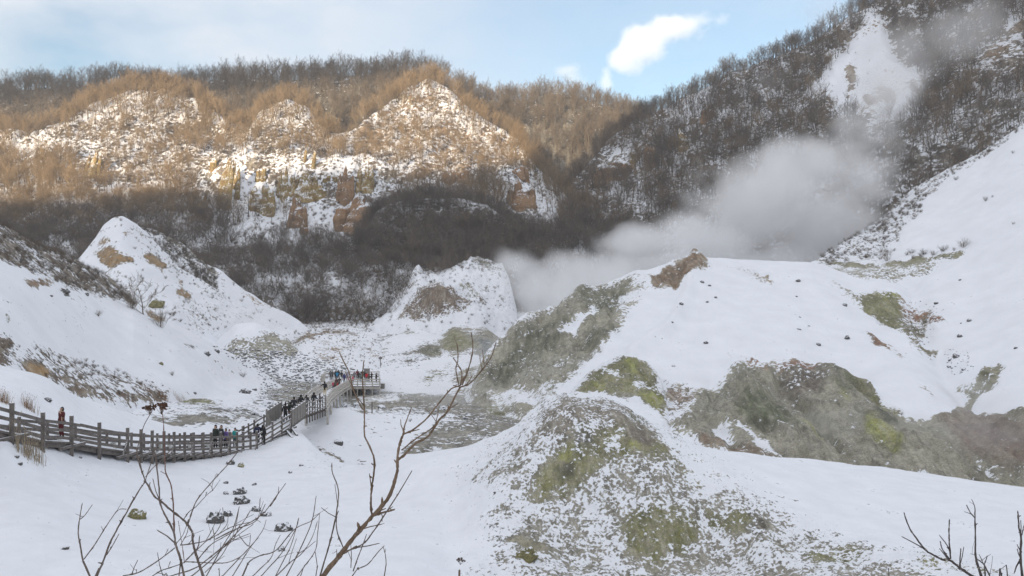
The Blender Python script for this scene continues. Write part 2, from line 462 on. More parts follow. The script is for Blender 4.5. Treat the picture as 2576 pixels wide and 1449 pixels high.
# --- near left slope with the scrubby ridge
d0 = [(-700,250,60),(-300,420,85),(0,562,104),(81,608,114),(183,649,125),(296,713,140),(344,768,147),(385,784,148),(415,800,150),(470,838,152),(560,880,155),(640,925,158),(740,985,160)]
d1 = [(-700,400,55),(-300,540,70),(0,653,88),(54,675,92),(135,704,100),(242,747,112),(344,772,124),(420,805,130),(500,848,137),(560,880,142),(640,928,148),(740,988,152)]
d2 = [(-700,700,40),(-300,780,50),(0,840,68),(150,885,80),(320,930,95),(500,945,112),(620,958,132),(740,995,140)]
d3 = [(-700,800,38),(-300,860,46),(0,908,62),(150,957,72),(300,990,82),(420,1005,95),(600,985,118),(740,1005,130)]
Dl = layer("snow_slope", M_MID, [drop(d0, 25, 16), drop(d0, 4, 1), d0, d1, d2, d3, drop(d3, -12, 6)], -700, 740, 480, [4, 5, 30, 44, 26, 8],
           [(14, .6, 3, ''), (4, .2, 3, ''), (1.4, .45, 3, 'bare')], base=(0.09, SCRUB), warp=12,
           paint=[([(-700,300),(0,540),(81,603),(183,645),(300,710),(350,768),(242,749),(135,706),(54,678),(0,655),(-700,420)], SCRUB, 0.62, 9),
                  ([(64,708),(90,700),(134,706),(132,722),(100,728),(70,722)], EARTH, 0.75, 8), ([(150,722),(168,722),(176,740),(158,742)], STONE, 0.7, 6),
                  ([(358,782),(380,772),(402,785),(416,805),(400,812),(372,800)], TAN, 0.72, 9),
                  ([(10,795),(26,800),(22,818),(12,812)], MOSS, 0.6, 6),
                  ([(458,865),(490,868),(500,880),(470,884)], STONE, 0.5, 7),
                  ([(-400,780),(0,830),(60,872),(110,880),(200,905),(330,940),(430,975),(420,1012),(300,1000),(180,985),(90,965),(30,930),(-400,860)], SCRUB, 0.48, 14),
                  ([(60,925),(110,918),(130,935),(120,950),(85,945)], TAN, 0.95, 9),
                  ([(120,945),(250,985),(330,985),(420,990),(410,1010),(290,1005),(180,990)], BROWN, 0.72, 10),
                  ([(-200,850),(0,838),(28,860),(10,910),(-200,900)], BROWN, 0.75, 12),
                  ([(540,905),(640,935),(720,985),(650,975),(580,935)], SCRUB, 0.25, 10)])

# --- small mounds on the valley floor
def mound(c, front, dn, paint, base=(0.08, SCRUB), n=120, amp=.35, rows=(4, 4, 22, 6), mat=None, bk=(14, 8)):
    x0, x1 = c[0][0], c[-1][0]
    return layer("mound", mat or M_MID, [drop(c, *bk), drop(c, 2.5, .8), c, front, drop(front, -8, 6)], x0, x1, n, list(rows),
                 [(5, amp, 3, ''), (1.5, .35, 3, 'bare')], paint=paint, base=base, warp=12, softk=2.0)
e3 = [(500,905,174),(540,862,177),(570,836,178),(600,815,179),(640,812,179),(665,820,179),(690,832,178),(720,850,177),(760,890,174)]
E3 = mound(e3, drop(e3, -13, 6), 0, [([(560,880),(600,852),(640,848),(690,826),(740,850),(765,895),(560,915)], GREY, 0.68, 10)])
e4 = [(580,960,170),(680,897,180),(740,850,190),(765,838,191),(790,834,195),(850,831,198),(900,838,198),(950,860,192),(985,915,180)]
f4 = [(580,975,160),(640,962,160),(800,932,160),(985,940,160)]
E4 = mound(e4, f4, 0, [([(720,868),(765,835),(850,828),(900,835),(900,842),(800,842),(760,862)], BROWN, 0.85, 6),
                       ([(780,850),(880,845),(960,880),(950,920),(860,910),(800,930),(780,900)], EARTH, 0.46, 22),
                       ([(640,930),(730,870),(760,862),(700,920)], BROWN, 0.5, 10)])
e1 = [(930,825,250),(980,785,256),(1012,740,262),(1036,694,268),(1050,684,268),(1075,698,268),(1120,681,270),(1160,664,272),(1210,651,274),(1250,661,272),(1275,702,265),(1300,785,258)]
m1 = [(930,832,244),(1045,768,245),(1105,735,242),(1170,762,240),(1240,790,243),(1300,810,245)]
g1 = [(930,842,236),(1020,795,236),(1180,808,230),(1300,830,238)]
E1 = layer("mound", M_MID, [drop(e1, 20, 18), drop(e1, 4, 1.2), e1, m1, g1, drop(g1, -10, 6)], 930, 1300, 170, [4, 5, 30, 16, 6],
           [((9, 20, 20), 2.6, 4, 'ridged'), (3, .6, 3, ''), (1.8, .7, 3, 'bare')], base=(0.14, SCRUB), warp=14,
           paint=[([(1150,664),(1210,648),(1255,660),(1270,690),(1235,688),(1180,675)], DGREEN, 0.55, 10),
                  ([(1020,785),(1060,725),(1085,715),(1130,728),(1190,755),(1200,775),(1150,800),(1090,815),(1000,812)], BROWN, 0.66, 14), ([(1150,700),(1240,715),(1285,780),(1240,800),(1180,760)], SCRUB, 0.30, 14), ([(1030,690),(1060,690),(1040,740),(1010,760)], SCRUB, 0.4, 10),
                  ([(1060,745),(1110,735),(1140,760),(1100,785),(1060,775)], BROWN, 0.85, 10),
                  ([(1160,720),(1190,735),(1200,755),(1160,740)], MOSS, 0.6, 8)])
e5 = [(925,900,188),(945,868,195),(985,850,202),(1040,828,208),(1110,842,206),(1130,826,212),(1160,818,215),(1210,820,213),(1240,838,208),(1290,880,198)]
f5 = [(925,935,162),(1000,930,162),(1100,930,160),(1290,935,156)]
E5 = mound(e5, f5, 0, [([(1105,860),(1135,822),(1240,826),(1290,870),(1270,900),(1190,890),(1110,880)], GREY, 0.85, 12),
                       ([(1112,862),(1140,828),(1165,840),(1195,870),(1130,880)], MOSS, 0.9, 8),
                       ([(1195,850),(1230,850),(1250,885),(1210,900)], (0.22, 0.24, 0.25), 0.9, 10),
                       ([(1045,880),(1075,866),(1105,875),(1108,895),(1070,902)], DGREEN, 0.95, 7), ([(1010,890),(1035,878),(1050,892),(1030,908),(1012,905)], DGREEN, 0.85, 7),
                       ([(935,900),(950,872),(975,862),(965,885),(945,930)], MOSS, 0.7, 8), ([(1000,830),(1030,824),(1050,838),(1000,840)], MOSS, 0.7, 6),
                       ([(985,880),(1060,905),(1040,925),(960,915)], STONE, 0.42, 14)], bk=(14, 6))
e6 = [(905,965,150),(940,945,158),(960,925,160),(1000,925,162),(1100,915,164),(1190,905,160),(1260,905,152),(1300,930,148)]
E6 = mound(e6, [(905,985,142),(1000,990,140),(1100,985,140),(1300,985,136)], 0,
           [([(1050,945),(1090,930),(1125,945),(1080,970),(1050,965)], MOSS, 0.6, 10), ([(1130,920),(1260,905),(1280,980),(1150,990)], GREY, 0.6, 20)], bk=(8, 5), amp=.2)

# --- valley floor
ff = [[(-900, 724, 420), (3300, 724, 420)], [(-900, 724, 360), (3300, 724, 360)], [(-900, 800, 260), (1500, 800, 260), (1800, 850, 260), (3300, 850, 260)], [(-900, 895, 195), (1400, 895, 195), (1700, 980, 195), (3300, 980, 195)],
      [(-900, 935, 150), (560, 940, 150), (740, 972, 150), (1350, 975, 150), (1600, 1080, 150), (3300, 1080, 150)],
      [(-900, 980, 112), (560, 995, 112), (700, 1005, 115), (860, 1022, 120), (1350, 1015, 120), (1560, 1150, 120), (3300, 1150, 120)],
      [(-900, 1010, 90), (500, 1025, 90), (640, 1045, 90), (730, 1055, 88), (850, 1040, 90), (950, 1046, 93), (1100, 1053, 97), (1250, 1072, 95), (1350, 1090, 94), (1520, 1260, 94), (3300, 1260, 94)],
      [(-900, 1060, 74), (500, 1075, 74), (640, 1090, 78), (720, 1120, 77), (750, 1112, 76), (850, 1140, 74), (900, 1160, 74), (1000, 1160, 75), (1300, 1130, 80), (1360, 1150, 80), (1500, 1350, 80), (3300, 1350, 80)],
      [(-900, 1130, 64), (500, 1140, 64), (720, 1190, 66), (900, 1230, 66), (1300, 1260, 66), (1500, 1450, 66), (3300, 1450, 66)]]
FL = layer("valley_floor", M_MID, ff, -900, 3300, 700, [4, 8, 26, 30, 30, 30, 30, 8],
           [(10, .35, 3, ''), ((9, 4, 4), .32, 3, 'ridged'), (2.5, .3, 3, 'bare'), (1.2, .12, 2, '')], base=(0.16, STONE), warp=16,
           paint=[([(700,790),(1000,780),(1300,810),(1300,835),(1000,830),(760,850)], SCRUB, 0.42, 16),
                  ([(530,860),(760,872),(840,905),(940,940),(900,985),(800,1015),(640,1010),(660,960)], STONE, 0.52, 20), ([(880,850),(1000,835),(1100,850),(1120,900),(1000,960),(930,950)], STONE, 0.42, 20), ([(400,1010),(560,1012),(700,1030),(640,1080),(420,1085)], STONE, 0.36, 16),
                  ([(520,862),(600,880),(740,880),(720,898),(600,900)], MUD, 0.8, 8), ([(520,860),(570,872),(640,897),(690,935),(740,950),(830,925),(900,940),(850,965),(720,978),(650,935),(560,890)], (0.13,0.125,0.115), 0.66, 9), ([(470,1030),(560,1034),(660,1040),(650,1046),(560,1042)], (0.13,0.125,0.115), 0.6, 6), ([(960,800),(1100,815),(1270,812),(1270,830),(1080,832),(940,822)], BROWN, 0.62, 10),
                  ([(640,905),(700,900),(690,945),(650,935)], STONE, 0.6, 12),
                  ([(660,985),(760,960),(830,985),(760,1015),(680,1010)], MUD, 0.75, 12),
                  ([(870,985),(965,988),(1250,995),(1340,1060),(1340,1110),(1200,1068),(1050,1040),(900,1036),(850,1020)], MUD, 0.74, 14),
                  ([(1100,1065),(1200,1062),(1300,1078),(1310,1110),(1190,1128),(1080,1165),(990,1155),(1040,1115)], MUD, 0.70, 14), ([(900,1000),(1000,1000),(1010,1012),(900,1014)], GREY, 0.35, 8), ([(1180,1000),(1330,1010),(1340,1060),(1230,1040)], MOSS, 0.8, 12),
                  ([(720,1110),(760,1105),(830,1140),(880,1165),(960,1165),(900,1180),(800,1165)], BROWN, 0.6, 12),
                  ([(850,1045),(960,1050),(1000,1090),(900,1080)], MOSS, 0.28, 20),
                  ([(385,1058),(470,1045),(560,1048),(650,1050),(640,1062),(500,1072),(390,1075)], MUD, 0.75, 7),
                  ([(190,1018),(280,1008),(370,1016),(360,1026),(210,1030)], STONE, 0.6, 7), ([(440,1000),(520,1002),(560,1008),(550,1018),(450,1012)], MOSS, 0.7, 6)])

# --- big mound on the right
gA = [(1130,1040,132),(1190,962,138),(1230,877,142),(1280,832,146),(1340,786,150),(1400,772,152),(1450,730,156),(1520,712,160),(1600,690,162),(1660,668,164),(1740,655,165),(1760,655,164),(1830,651,166),(1950,655,168),(2050,662,170),(2140,690,168),(2200,705,165),(2290,703,165),(2350,680,165),(2420,642,165),(2500,608,162),(2576,570,158),(2800,470,150),(3300,300,140)]
gB = [(1130,1050,125),(1230,930,132),(1340,860,138),(1450,800,142),(1560,760,144),(1640,730,146),(1740,730,146),(1950,740,146),(2140,760,148),(2290,770,146),(2420,760,142),(2576,720,135),(3300,520,110)]
gC = [(1130,1055,120),(1230,985,124),(1340,950,122),(1450,900,122),(1560,862,122),(1700,880,118),(1850,900,115),(2000,915,112),(2150,930,112),(2290,930,112),(2400,950,110),(2576,930,100),(3300,750,80)]
gD = [(1130,1060,118),(1340,1012,108),(1450,1000,102),(1600,1000,98),(1700,1010,98),(1850,1012,95),(2000,1040,92),(2150,1050,92),(2300,1060,92),(2400,1040,95),(2576,1050,85),(3300,950,65)]
gE = [(1130,1090,108),(1340,1070,95),(1500,1105,80),(1700,1155,75),(1900,1205,72),(2150,1235,72),(2400,1240,75),(2576,1255,72),(3300,1300,60)]
q6 = lambda p: cv(p, 1446.5, 566.0, .4453)
q2 = lambda p: cv(p, 1257.9, 880.5, .2691)
G = layer("mound", M_MID, [drop(gA, 30, 18), drop(gA, 4, .8), gA, gB, gC, gD, gE, drop(gE, -8, 8)], 1130, 3300, 760, [4, 6, 60, 60, 60, 60, 6],
          [(22, .9, 3, ''), (5, .22, 3, ''), ((5, 12, 12), 2.6, 4, 'bare'), ((2.6, 7, 7), 1.1, 3, 'ridgedbare'), (1.0, .2, 3, 'bare'), (1.1, .1, 3, 'lump')], base=(0.03, GREY), warp=16, softk=1.3,
          bumps=[([(2290,705),(2330,860),(2440,1010)], 30, -1.6), ([(1600,700),(1500,900),(1380,1010)], 26, .9), ([(1740,660),(1830,800),(2000,900)], 60, .8),
                 ([(1560,760),(1440,900),(1330,985)], 16, -1.0), ([(1748,660),(1725,760),(1680,830),(1590,890)], 18, 1.3), ([(1800,700),(1960,860),(2150,960)], 30, -.5), ([(2030,700),(2200,900),(2330,1000)], 34, .7), ([(1850,930),(1900,1010),(1990,1100)], 22, 1.1), ([(2070,940),(2180,1050),(2260,1140)], 24, 1.2), ([(1960,950),(2060,1070),(2120,1150)], 16, -1.3),
                 ([(1790,960),(1800,1050),(1840,1110)], 18, -.7)],
          paint=[([(1210,900),(1280,830),(1340,785),(1400,768),(1450,725),(1590,705),(1610,740),(1540,850),(1470,925),(1400,1000),(1320,1050),(1180,1060),(1180,980)], GREY, 0.84, 16),
                 ([(1230,930),(1300,850),(1400,800),(1450,820),(1380,900),(1290,960),(1230,980)], DGREEN, 0.85, 14),
                 ([(1450,735),(1590,715),(1590,760),(1480,790)], DGREEN, 0.75, 12),
                 ([(1460,850),(1555,820),(1565,850),(1490,880)], DGREEN, 0.85, 10),
                 ([(1400,840),(1440,815),(1490,770),(1500,785),(1440,850)], GREY, 0.10, 7),
                 ([(1330,900),(1440,870),(1500,890),(1440,940),(1380,980),(1280,960)], CLAY, 0.75, 16),
                 ([(1290,980),(1390,985),(1360,1020),(1240,1040),(1230,1000)], CLAY, 0.33, 12),
                 ([(1600,700),(1640,690),(1610,760),(1560,830),(1540,800)], GREY, 0.45, 14),
                 ([(1545,850),(1600,790),(1600,880),(1500,955),(1390,1030),(1370,1020),(1450,960)], GREY, 0.05, 10),
                 ([(1638,698),(1680,672),(1722,653),(1762,653),(1778,672),(1735,705),(1700,728),(1650,722)], EARTH, 0.9, 8),
                 (q6([(860,230),(1000,240),(1100,280),(1140,350),(1040,320),(980,290)]), (0.36, 0.28, 0.19), 0.52, 8),
                 (q6([(1420,300),(1480,320),(1620,400),(1700,520),(1600,470),(1460,370)]), GREY, 0.45, 12),
                 (q6([(1580,400),(1700,370),(1830,400),(1900,520),(1890,600),(1800,590),(1650,500)]), MOSS, 0.85, 10),
                 (q6([(1680,385),(1800,385),(1850,430),(1780,420)]), SULF, 0.7, 8),
                 (q6([(1830,400),(1950,440),(2080,490),(2110,540),(1990,540),(1920,600),(1880,560)]), RUST, 0.55, 9),
                 (q6([(1860,500),(2000,470),(1980,560),(1930,640),(2050,680),(2010,730),(1900,680),(1850,600)]), (0.19, 0.17, 0.11), 0.62, 10),
                 (q6([(1620,640),(1690,645),(1780,710),(1800,750),(1740,730),(1670,680)]), RUST, 1.0, 6),
                 (q6([(1700,650),(1840,720),(1880,800),(1800,760)]), EARTH, 0.40, 9),
                 (q6([(2150,870),(2240,870),(2330,800),(2390,780),(2425,800),(2380,870),(2250,960),(2220,1000),(2180,980),(2220,930)]), (0.25, 0.24, 0.16), 0.75, 9),
                 (q6([(1890,900),(1960,930),(2020,1000),(1960,970)]), EARTH, 0.45, 9),
                 # steaming lower face
                 (q6([(520,880),(700,940),(860,860),(960,820),(1150,800),(1330,790),(1400,840),(1560,870),(1660,960),(1830,1090),(1900,1110),(2100,1100),(2200,1080),(2536,1060),(3100,1000),(4200,900),(4200,1600),(2700,1520),(2000,1449),(1500,1400),(1100,1320),(800,1260),(560,1160),(520,1050)]), GREY, 0.88, 14),
                 (q6([(490,870),(640,900),(700,960),(580,1120),(520,1100)]), (0.26, 0.2, 0.16), 0.55, 12),
                 (q6([(900,1000),(1040,930),(1140,960),(1200,1060),(1300,1160),(1250,1200),(1100,1130),(980,1130)]), (0.16, 0.175, 0.115), 0.95, 10),
                 (q6([(850,750),(940,760),(1090,810),(1080,830),(980,815)]), RUST, 0.5, 8), (q6([(1140,800),(1260,790),(1370,800),(1390,840),(1320,860),(1220,840)]), RUST, 0.58, 8),
                 (q6([(1160,830),(1380,850),(1420,930),(1260,960),(1170,900)]), (0.15, 0.13, 0.11), 0.72, 12),
                 (q6([(1460,900),(1560,870),(1640,950),(1560,1010),(1480,990)]), DGREEN, 0.95, 10), (q6([(1540,890),(1640,940),(1850,1090),(1800,1080),(1620,980)]), MOSS, 0.95, 8),
                 (q6([(1040,860),(1120,920),(1300,1050),(1180,1000)]), CLAY, 0.98, 8), (q6([(1540,1000),(1640,1090),(1600,1110),(1500,1040)]), CLAY, 0.98, 8), (q6([(700,930),(880,960),(800,1060),(680,1050)]), CLAY, 0.9, 12),
                 (q6([(760,1110),(830,1090),(900,1150),(890,1200),(790,1200)]), CLAY, 0.25, 12), (q6([(600,1000),(700,950),(640,1080),(560,1130)]), GREY, 0.36, 10),
                 (q6([(900,1100),(960,1110),(1150,1240),(1180,1290),(1080,1230)]), GREY, 0.22, 7),
                 (q6([(690,1180),(900,1240),(1120,1290),(1140,1330),(700,1250)]), (0.24, 0.17, 0.125), 0.85, 12),
                 (q6([(1640,1130),(1700,1160),(1830,1280),(1900,1320),(1780,1290),(1650,1200)]), SULF, 0.95, 9), (q6([(1290,1130),(1350,1140),(1440,1240),(1360,1200)]), SULF, 0.9, 9), (q6([(1500,980),(1560,1060),(1520,1050)]), SULF, 0.9, 8),
                 (q6([(2060,1120),(2250,1090),(2536,1150),(2900,1200),(2700,1360),(2200,1280)]), (0.22, 0.16, 0.125), 0.95, 20),
                 (q6([(1680,1110),(1800,1120),(1830,1180),(1740,1190)]), (0.12, 0.13, 0.10), 1.0, 10)])
# --- mossy spur in front of it
s1 = [(1350,1075,96),(1400,1012,100),(1441,980,102),(1473,950,104),(1520,915,106),(1567,899,107),(1610,910,106),(1643,931,105),(1661,957,103),(1680,1010,100),(1690,1040,97),(1720,1100,92)]
G1 = layer("mound", M_MID, [drop(s1, 12, 4), drop(s1, 3, .6), s1, [(1350,1085,92),(1441,1010,94),(1567,960,97),(1661,1000,95),(1720,1110,89)],
           [(1350,1100,86),(1441,1060,84),(1567,1070,82),(1661,1090,82),(1720,1130,82)], [(1350,1180,76),(1720,1200,76)]], 1350, 1720, 240, [4, 5, 40, 40, 8],
           [(6, .4, 3, ''), (1.8, .6, 4, 'ridgedbare'), (.8, .25, 3, 'bare'), (.7, .16, 3, 'lump')], base=(0.25, GREY), warp=12, softk=1.2,
           paint=[(q2([(1150,60),(1300,105),(1440,230),(1520,400),(1570,560),(1500,630),(1450,520),(1250,440),(1100,400),(900,400),(690,420),(800,260),(1000,130)]), MOSS, 0.82, 9),
                  (q2([(1170,90),(1290,120),(1250,260),(1180,190)]), SULF, 0.95, 7), (q2([(1300,420),(1450,400),(1540,500),(1480,560),(1380,480)]), SULF, 0.95, 8), (q2([(850,330),(980,350),(960,400),(860,360)]), SULF, 0.9, 7),
                  (q2([(980,170),(1100,190),(1120,280),(1000,260)]), MOSS, 0.42, 7), (q2([(1200,290),(1340,300),(1380,400),(1260,380)]), MOSS, 0.46, 7),
                  (q2([(700,430),(1000,425),(1300,520),(1480,560),(1490,660),(1300,690),(900,540),(690,500)]), GREY, 0.16, 10),
                  (q2([(1000,400),(1250,430),(1200,480),(1020,440)]), CLAY, 0.8, 8)])

# --- foreground: ground under the boardwalk, near mound and slope below the viewpoint
hA = [(-900,780,42),(-300,830,45),(0,927,52),(60,939,53),(120,959,55),(170,986,57),(210,1008,59),(280,1030,62),(350,1048,66),(450,1075,69),(560,1088,71),(650,1080,73),(720,1076,73),(765,1098,70),(800,1132,66),(880,1171,60),(1000,1147,52),(1100,1135,50),(1200,1115,48),(1280,1085,46),(1340,1036,46),(1400,1012,46),(1440,1004,46),(1500,1012,46),(1560,1036,45),(1620,1070,44),(1690,1092,43),(1800,1130,44),(1950,1151,46),(2110,1166,48),(2150,1170,47),(2250,1178,48),(2400,1200,48),(2576,1222,48),(3300,1280,48)]
hB_ = [(-900,1040,34),(-300,1060,37),(0,1078,40),(100,1096,43.5),(200,1112,46),(300,1125,50),(430,1135,56),(560,1132,60),(650,1118,64),(720,1100,68),(765,1112,66),(800,1142,62),(880,1180,56),(1000,1158,50),(1100,1147,47.5),(1200,1127,45.5),(1280,1098,44),(1340,1050,43.5),(1400,1026,44),(1440,1018,44),(1500,1026,44),(1560,1050,43),(1620,1084,42),(1690,1104,41),(1800,1142,42),(1950,1163,44),(2110,1178,46),(2250,1190,46),(2400,1212,46),(2576,1234,46),(3300,1290,46)]
hC_ = [(-900,1120,30),(-300,1110,34),(0,1098,37),(100,1124,40),(200,1139,44),(300,1150,48),(430,1160,53),(560,1156,57),(650,1140,61),(720,1120,64),(765,1126,62),(800,1152,58),(880,1190,52),(1000,1172,47),(1100,1162,45),(1200,1145,43),(1280,1118,41),(1340,1075,40),(1400,1052,40),(1440,1046,40),(1500,1052,40),(1560,1072,39.5),(1620,1104,39),(1690,1122,38.5),(1800,1158,39),(1950,1178,41),(2110,1194,43),(2250,1206,43),(2400,1226,43),(2576,1250,43),(3300,1310,43)]
hD_ = [(-900,1240,30),(0,1230,33),(430,1270,40),(650,1270,42),(880,1270,42),(1100,1250,40),(1300,1200,36.5),(1440,1150,37),(1560,1165,36.5),(1700,1225,35.5),(2000,1285,35),(2300,1305,35),(2576,1315,35),(3300,1340,35)]
hE_ = [(-900,1450,22),(400,1450,25),(1000,1450,28),(1300,1445,31),(1560,1435,32),(1750,1435,31.5),(2000,1450,29),(2400,1450,27),(3300,1455,25)]
hF_ = [(-900,1740,16),(3300,1740,20)]; hG_ = [(-900,2300,6),(3300,2300,6)]; hH_ = [(-900,3100,1.45),(3300,3100,1.45)]
H = layer("ground", M_NEAR, [drop(hA, 14, 9), drop(hA, 3, 1.0), hA, hB_, hC_, hD_, hE_, hF_, hG_, hH_], -900, 3300, 1050, [5, 6, 16, 20, 90, 110, 20, 8, 6],
          [(9, .35, 3, ''), (3.5, .14, 3, ''), (1.1, .035, 3, ''), (1.7, .40, 4, 'bare'), ((.8, 1.5, 1.5), .34, 4, 'bare'), (.5, .13, 3, 'lump'), (.25, .035, 2, 'bare')], base=(0.06, STONE), warp=18, softk=1.6,
          bumps=[([(1430,1060),(1560,1090),(1660,1180)], 60, .55), ([(1600,1350),(1700,1330)], 60, .55), ([(1150,1200),(1130,1400)], 60, -.35), ([(1860,1310),(1920,1370)], 40, .3), ([(1300,1415),(1380,1430)], 40, .35)],
          paint=[([(1180,1190),(1290,1090),(1340,1040),(1440,1002),(1560,1035),(1690,1092),(1780,1150),(1900,1250),(2050,1330),(2300,1420),(2500,1470),(2500,1560),(1050,1560),(1180,1449),(1250,1400),(1220,1330),(1260,1250)], (0.275, 0.26, 0.22), 0.53, 44),
                 ([(1220,1330),(1290,1320),(1300,1370),(1250,1380)], STONE, 0.45, 14),
                 (q2([(380,560),(600,480),(900,540),(1200,630),(1440,830),(1250,800),(900,800),(600,900),(400,800),(330,680)]), (0.24, 0.215, 0.18), 0.62, 16),
                 (q2([(560,950),(700,850),(900,830),(1100,780),(1300,830),(1440,900),(1530,1000),(1620,1070),(1500,1110),(1200,1060),(900,1130),(820,1230),(800,1350),(400,1400),(270,1440),(340,1250),(430,1100)]), MOSS, 0.80, 14),
                 (q2([(1100,780),(1300,800),(1420,870),(1450,960),(1300,980),(1200,900)]), (0.19, 0.165, 0.14), 0.88, 10),
                 (q2([(700,860),(860,840),(880,920),(720,950)]), STONE, 0.50, 8), (q2([(940,860),(1140,860),(1100,990),(960,930)]), MOSS, 0.44, 8),
                 (q2([(540,950),(680,960),(640,1020),(560,1020)]), SULF, 0.85, 8), (q2([(1220,960),(1290,970),(1280,1040),(1230,1030)]), SULF, 0.9, 6), (q2([(380,1180),(520,1160),(520,1330),(340,1390)]), (0.27, 0.26, 0.12), 0.85, 10),
                 (q2([(520,1100),(680,1080),(700,1200),(560,1230)]), (0.15, 0.145, 0.105), 0.95, 10),
                 (q2([(1520,990),(1620,1060),(1800,1190),(1920,1300),(1860,1300),(1700,1180)]), (0.22, 0.21, 0.10), 0.8, 8),
                 (q2([(1190,600),(1260,680),(1420,790),(1380,800),(1240,700)]), DGREEN, 0.8, 7),
                 ([(1330,1270),(1500,1230),(1620,1250),(1700,1290),(1600,1320),(1450,1340),(1330,1320)], (0.275, 0.26, 0.22), 0.46, 24),
                 ([(1560,1345),(1600,1310),(1690,1290),(1760,1330),(1700,1400),(1640,1430),(1570,1400)], MOSS, 0.72, 14), ([(1680,1350),(1760,1345),(1720,1400),(1690,1400)], (0.20, 0.20, 0.085), 0.85, 10),
                 ([(1780,1300),(1850,1298),(1900,1320),(1860,1350),(1790,1330)], MOSS, 0.75, 10), ([(1900,1320),(1935,1325),(1925,1370),(1890,1350)], DARK, 0.7, 8),
                 ([(1285,1380),(1350,1378),(1400,1395),(1390,1425),(1300,1412)], (0.30, 0.28, 0.19), 0.92, 8),
                 ([(2020,1390),(2120,1380),(2200,1400),(2160,1430),(2050,1430)], MOSS, 0.6, 12),
                 ([(2300,1380),(2420,1400),(2560,1440),(2560,1480),(2300,1449)], MOSS, 0.4, 16),
                 ([(-900,1060),(0,1090),(110,1128),(0,1120),(-900,1100)], BROWN, 0.3, 10),
                 ([(1720,1130),(1790,1140),(1840,1230),(1780,1250),(1700,1170)], GREY, 0.25, 16)])
# slope and hill behind the viewpoint, whose long shadow lies over the valley
occ = []
for (px, py, d) in [(-2400,560,330),(-700,530,318),(-300,525,316),(0,522,315),(300,518,322),(560,515,328),(640,470,345),(720,438,352),(900,425,356),(1100,440,356),(1290,415,375),(1450,330,410),(1560,285,450),(1700,215,430),(1900,115,430),(2100,0,425),(2300,-140,420),(2576,-370,420),(3600,-800,420)]:
    T = at(px, py, d); t = (T.y + 1300) / -SUN.y
    occ.append(T + SUN * t)
occ.sort(key=lambda p: p.x)
ov, prof = [], [(1100, -320), (650, -200), (250, -60), (0, 0), (-250, -60), (-700, -230), (-1050, -330)]
for p in occ:
    for dy, dz in prof:
        ov.append((p.x - dy * SUN.x / SUN.y, p.y - dy, p.z + dz * (p.z / 300.0)))
n_, m_ = len(occ), len(prof)
of = [(i * m_ + j, i * m_ + j + 1, (i + 1) * m_ + j + 1, (i + 1) * m_ + j) for i in range(n_ - 1) for j in range(m_ - 1)]
bm_me = mesh_np("mountain", ov, of, [M_FAR])
for nm, ty, val in (("bare", 'FLOAT', 0.5),):
    a = bm_me.attributes.new(nm, ty, 'POINT'); a.data.foreach_set("value", np.full(len(ov), val, np.float32))
a = bm_me.attributes.new("tint", 'FLOAT_COLOR', 'POINT'); a.data.foreach_set("color", np.tile(np.array((*SCRUB, 1), np.float32), len(ov)))
link(bpy.data.objects.new("mountain", bm_me))["kind"] = "structure"

# picture ray -> point on the ground
_vs, _fs, _o = [], [], 0
for k in sorted(LAYERS):
    L = LAYERS[k]; _vs.append(L['v']); _fs.append(L['f'] + _o); _o += len(L['v'])
BVH = BVHTree.FromPolygons(np.concatenate(_vs).tolist(), np.concatenate(_fs).tolist())
def hit(px, py):
    p, n, i, d = BVH.ray_cast(Vector((0, 0, 0)), at(px, py, 1.0).normalized())
    return (p, n) if p is not None else (at(px, py, 60), Vector((0, 0, 1)))
def ground_z(x, y, top=400):
    p, n, i, d = BVH.ray_cast(Vector((x, y, top)), Vector((0, 0, -1)))
    return p.z if p is not None else 0.0

# ------------------------------------------------------------------ trees
def tube(pts, rad, sides=4, cap=True):
    P = np.asarray(pts, float); R = np.asarray(rad, float); n = len(P)
    T = np.gradient(P, axis=0); T /= np.linalg.norm(T, axis=1)[:, None] + 1e-9
    ref = np.array([0.31, 0.17, 0.93]) if abs(T[:, 2]).mean() < 0.85 else np.array([0.97, 0.2, 0.1])
    A = np.cross(T, ref); A /= np.linalg.norm(A, axis=1)[:, None] + 1e-9
    Bv = np.cross(T, A)
    an = np.linspace(0, 2 * np.pi, sides, endpoint=False)
    v = P[:, None] + R[:, None, None] * (np.cos(an)[None, :, None] * A[:, None] + np.sin(an)[None, :, None] * Bv[:, None])
    idx = np.arange(n * sides).reshape(n, sides); j = np.roll(idx, -1, 1)
    f = np.stack([idx[:-1], j[:-1], j[1:], idx[1:]], -1).reshape(-1, 4)
    v = v.reshape(-1, 3)
    if cap:
        v = np.concatenate([v, P[-1:] + T[-1:] * R[-1]])
        e = np.full(sides, len(v) - 1); top = np.stack([idx[-1], j[-1], e, e], -1)
        return v, f, top
    return v, f, None
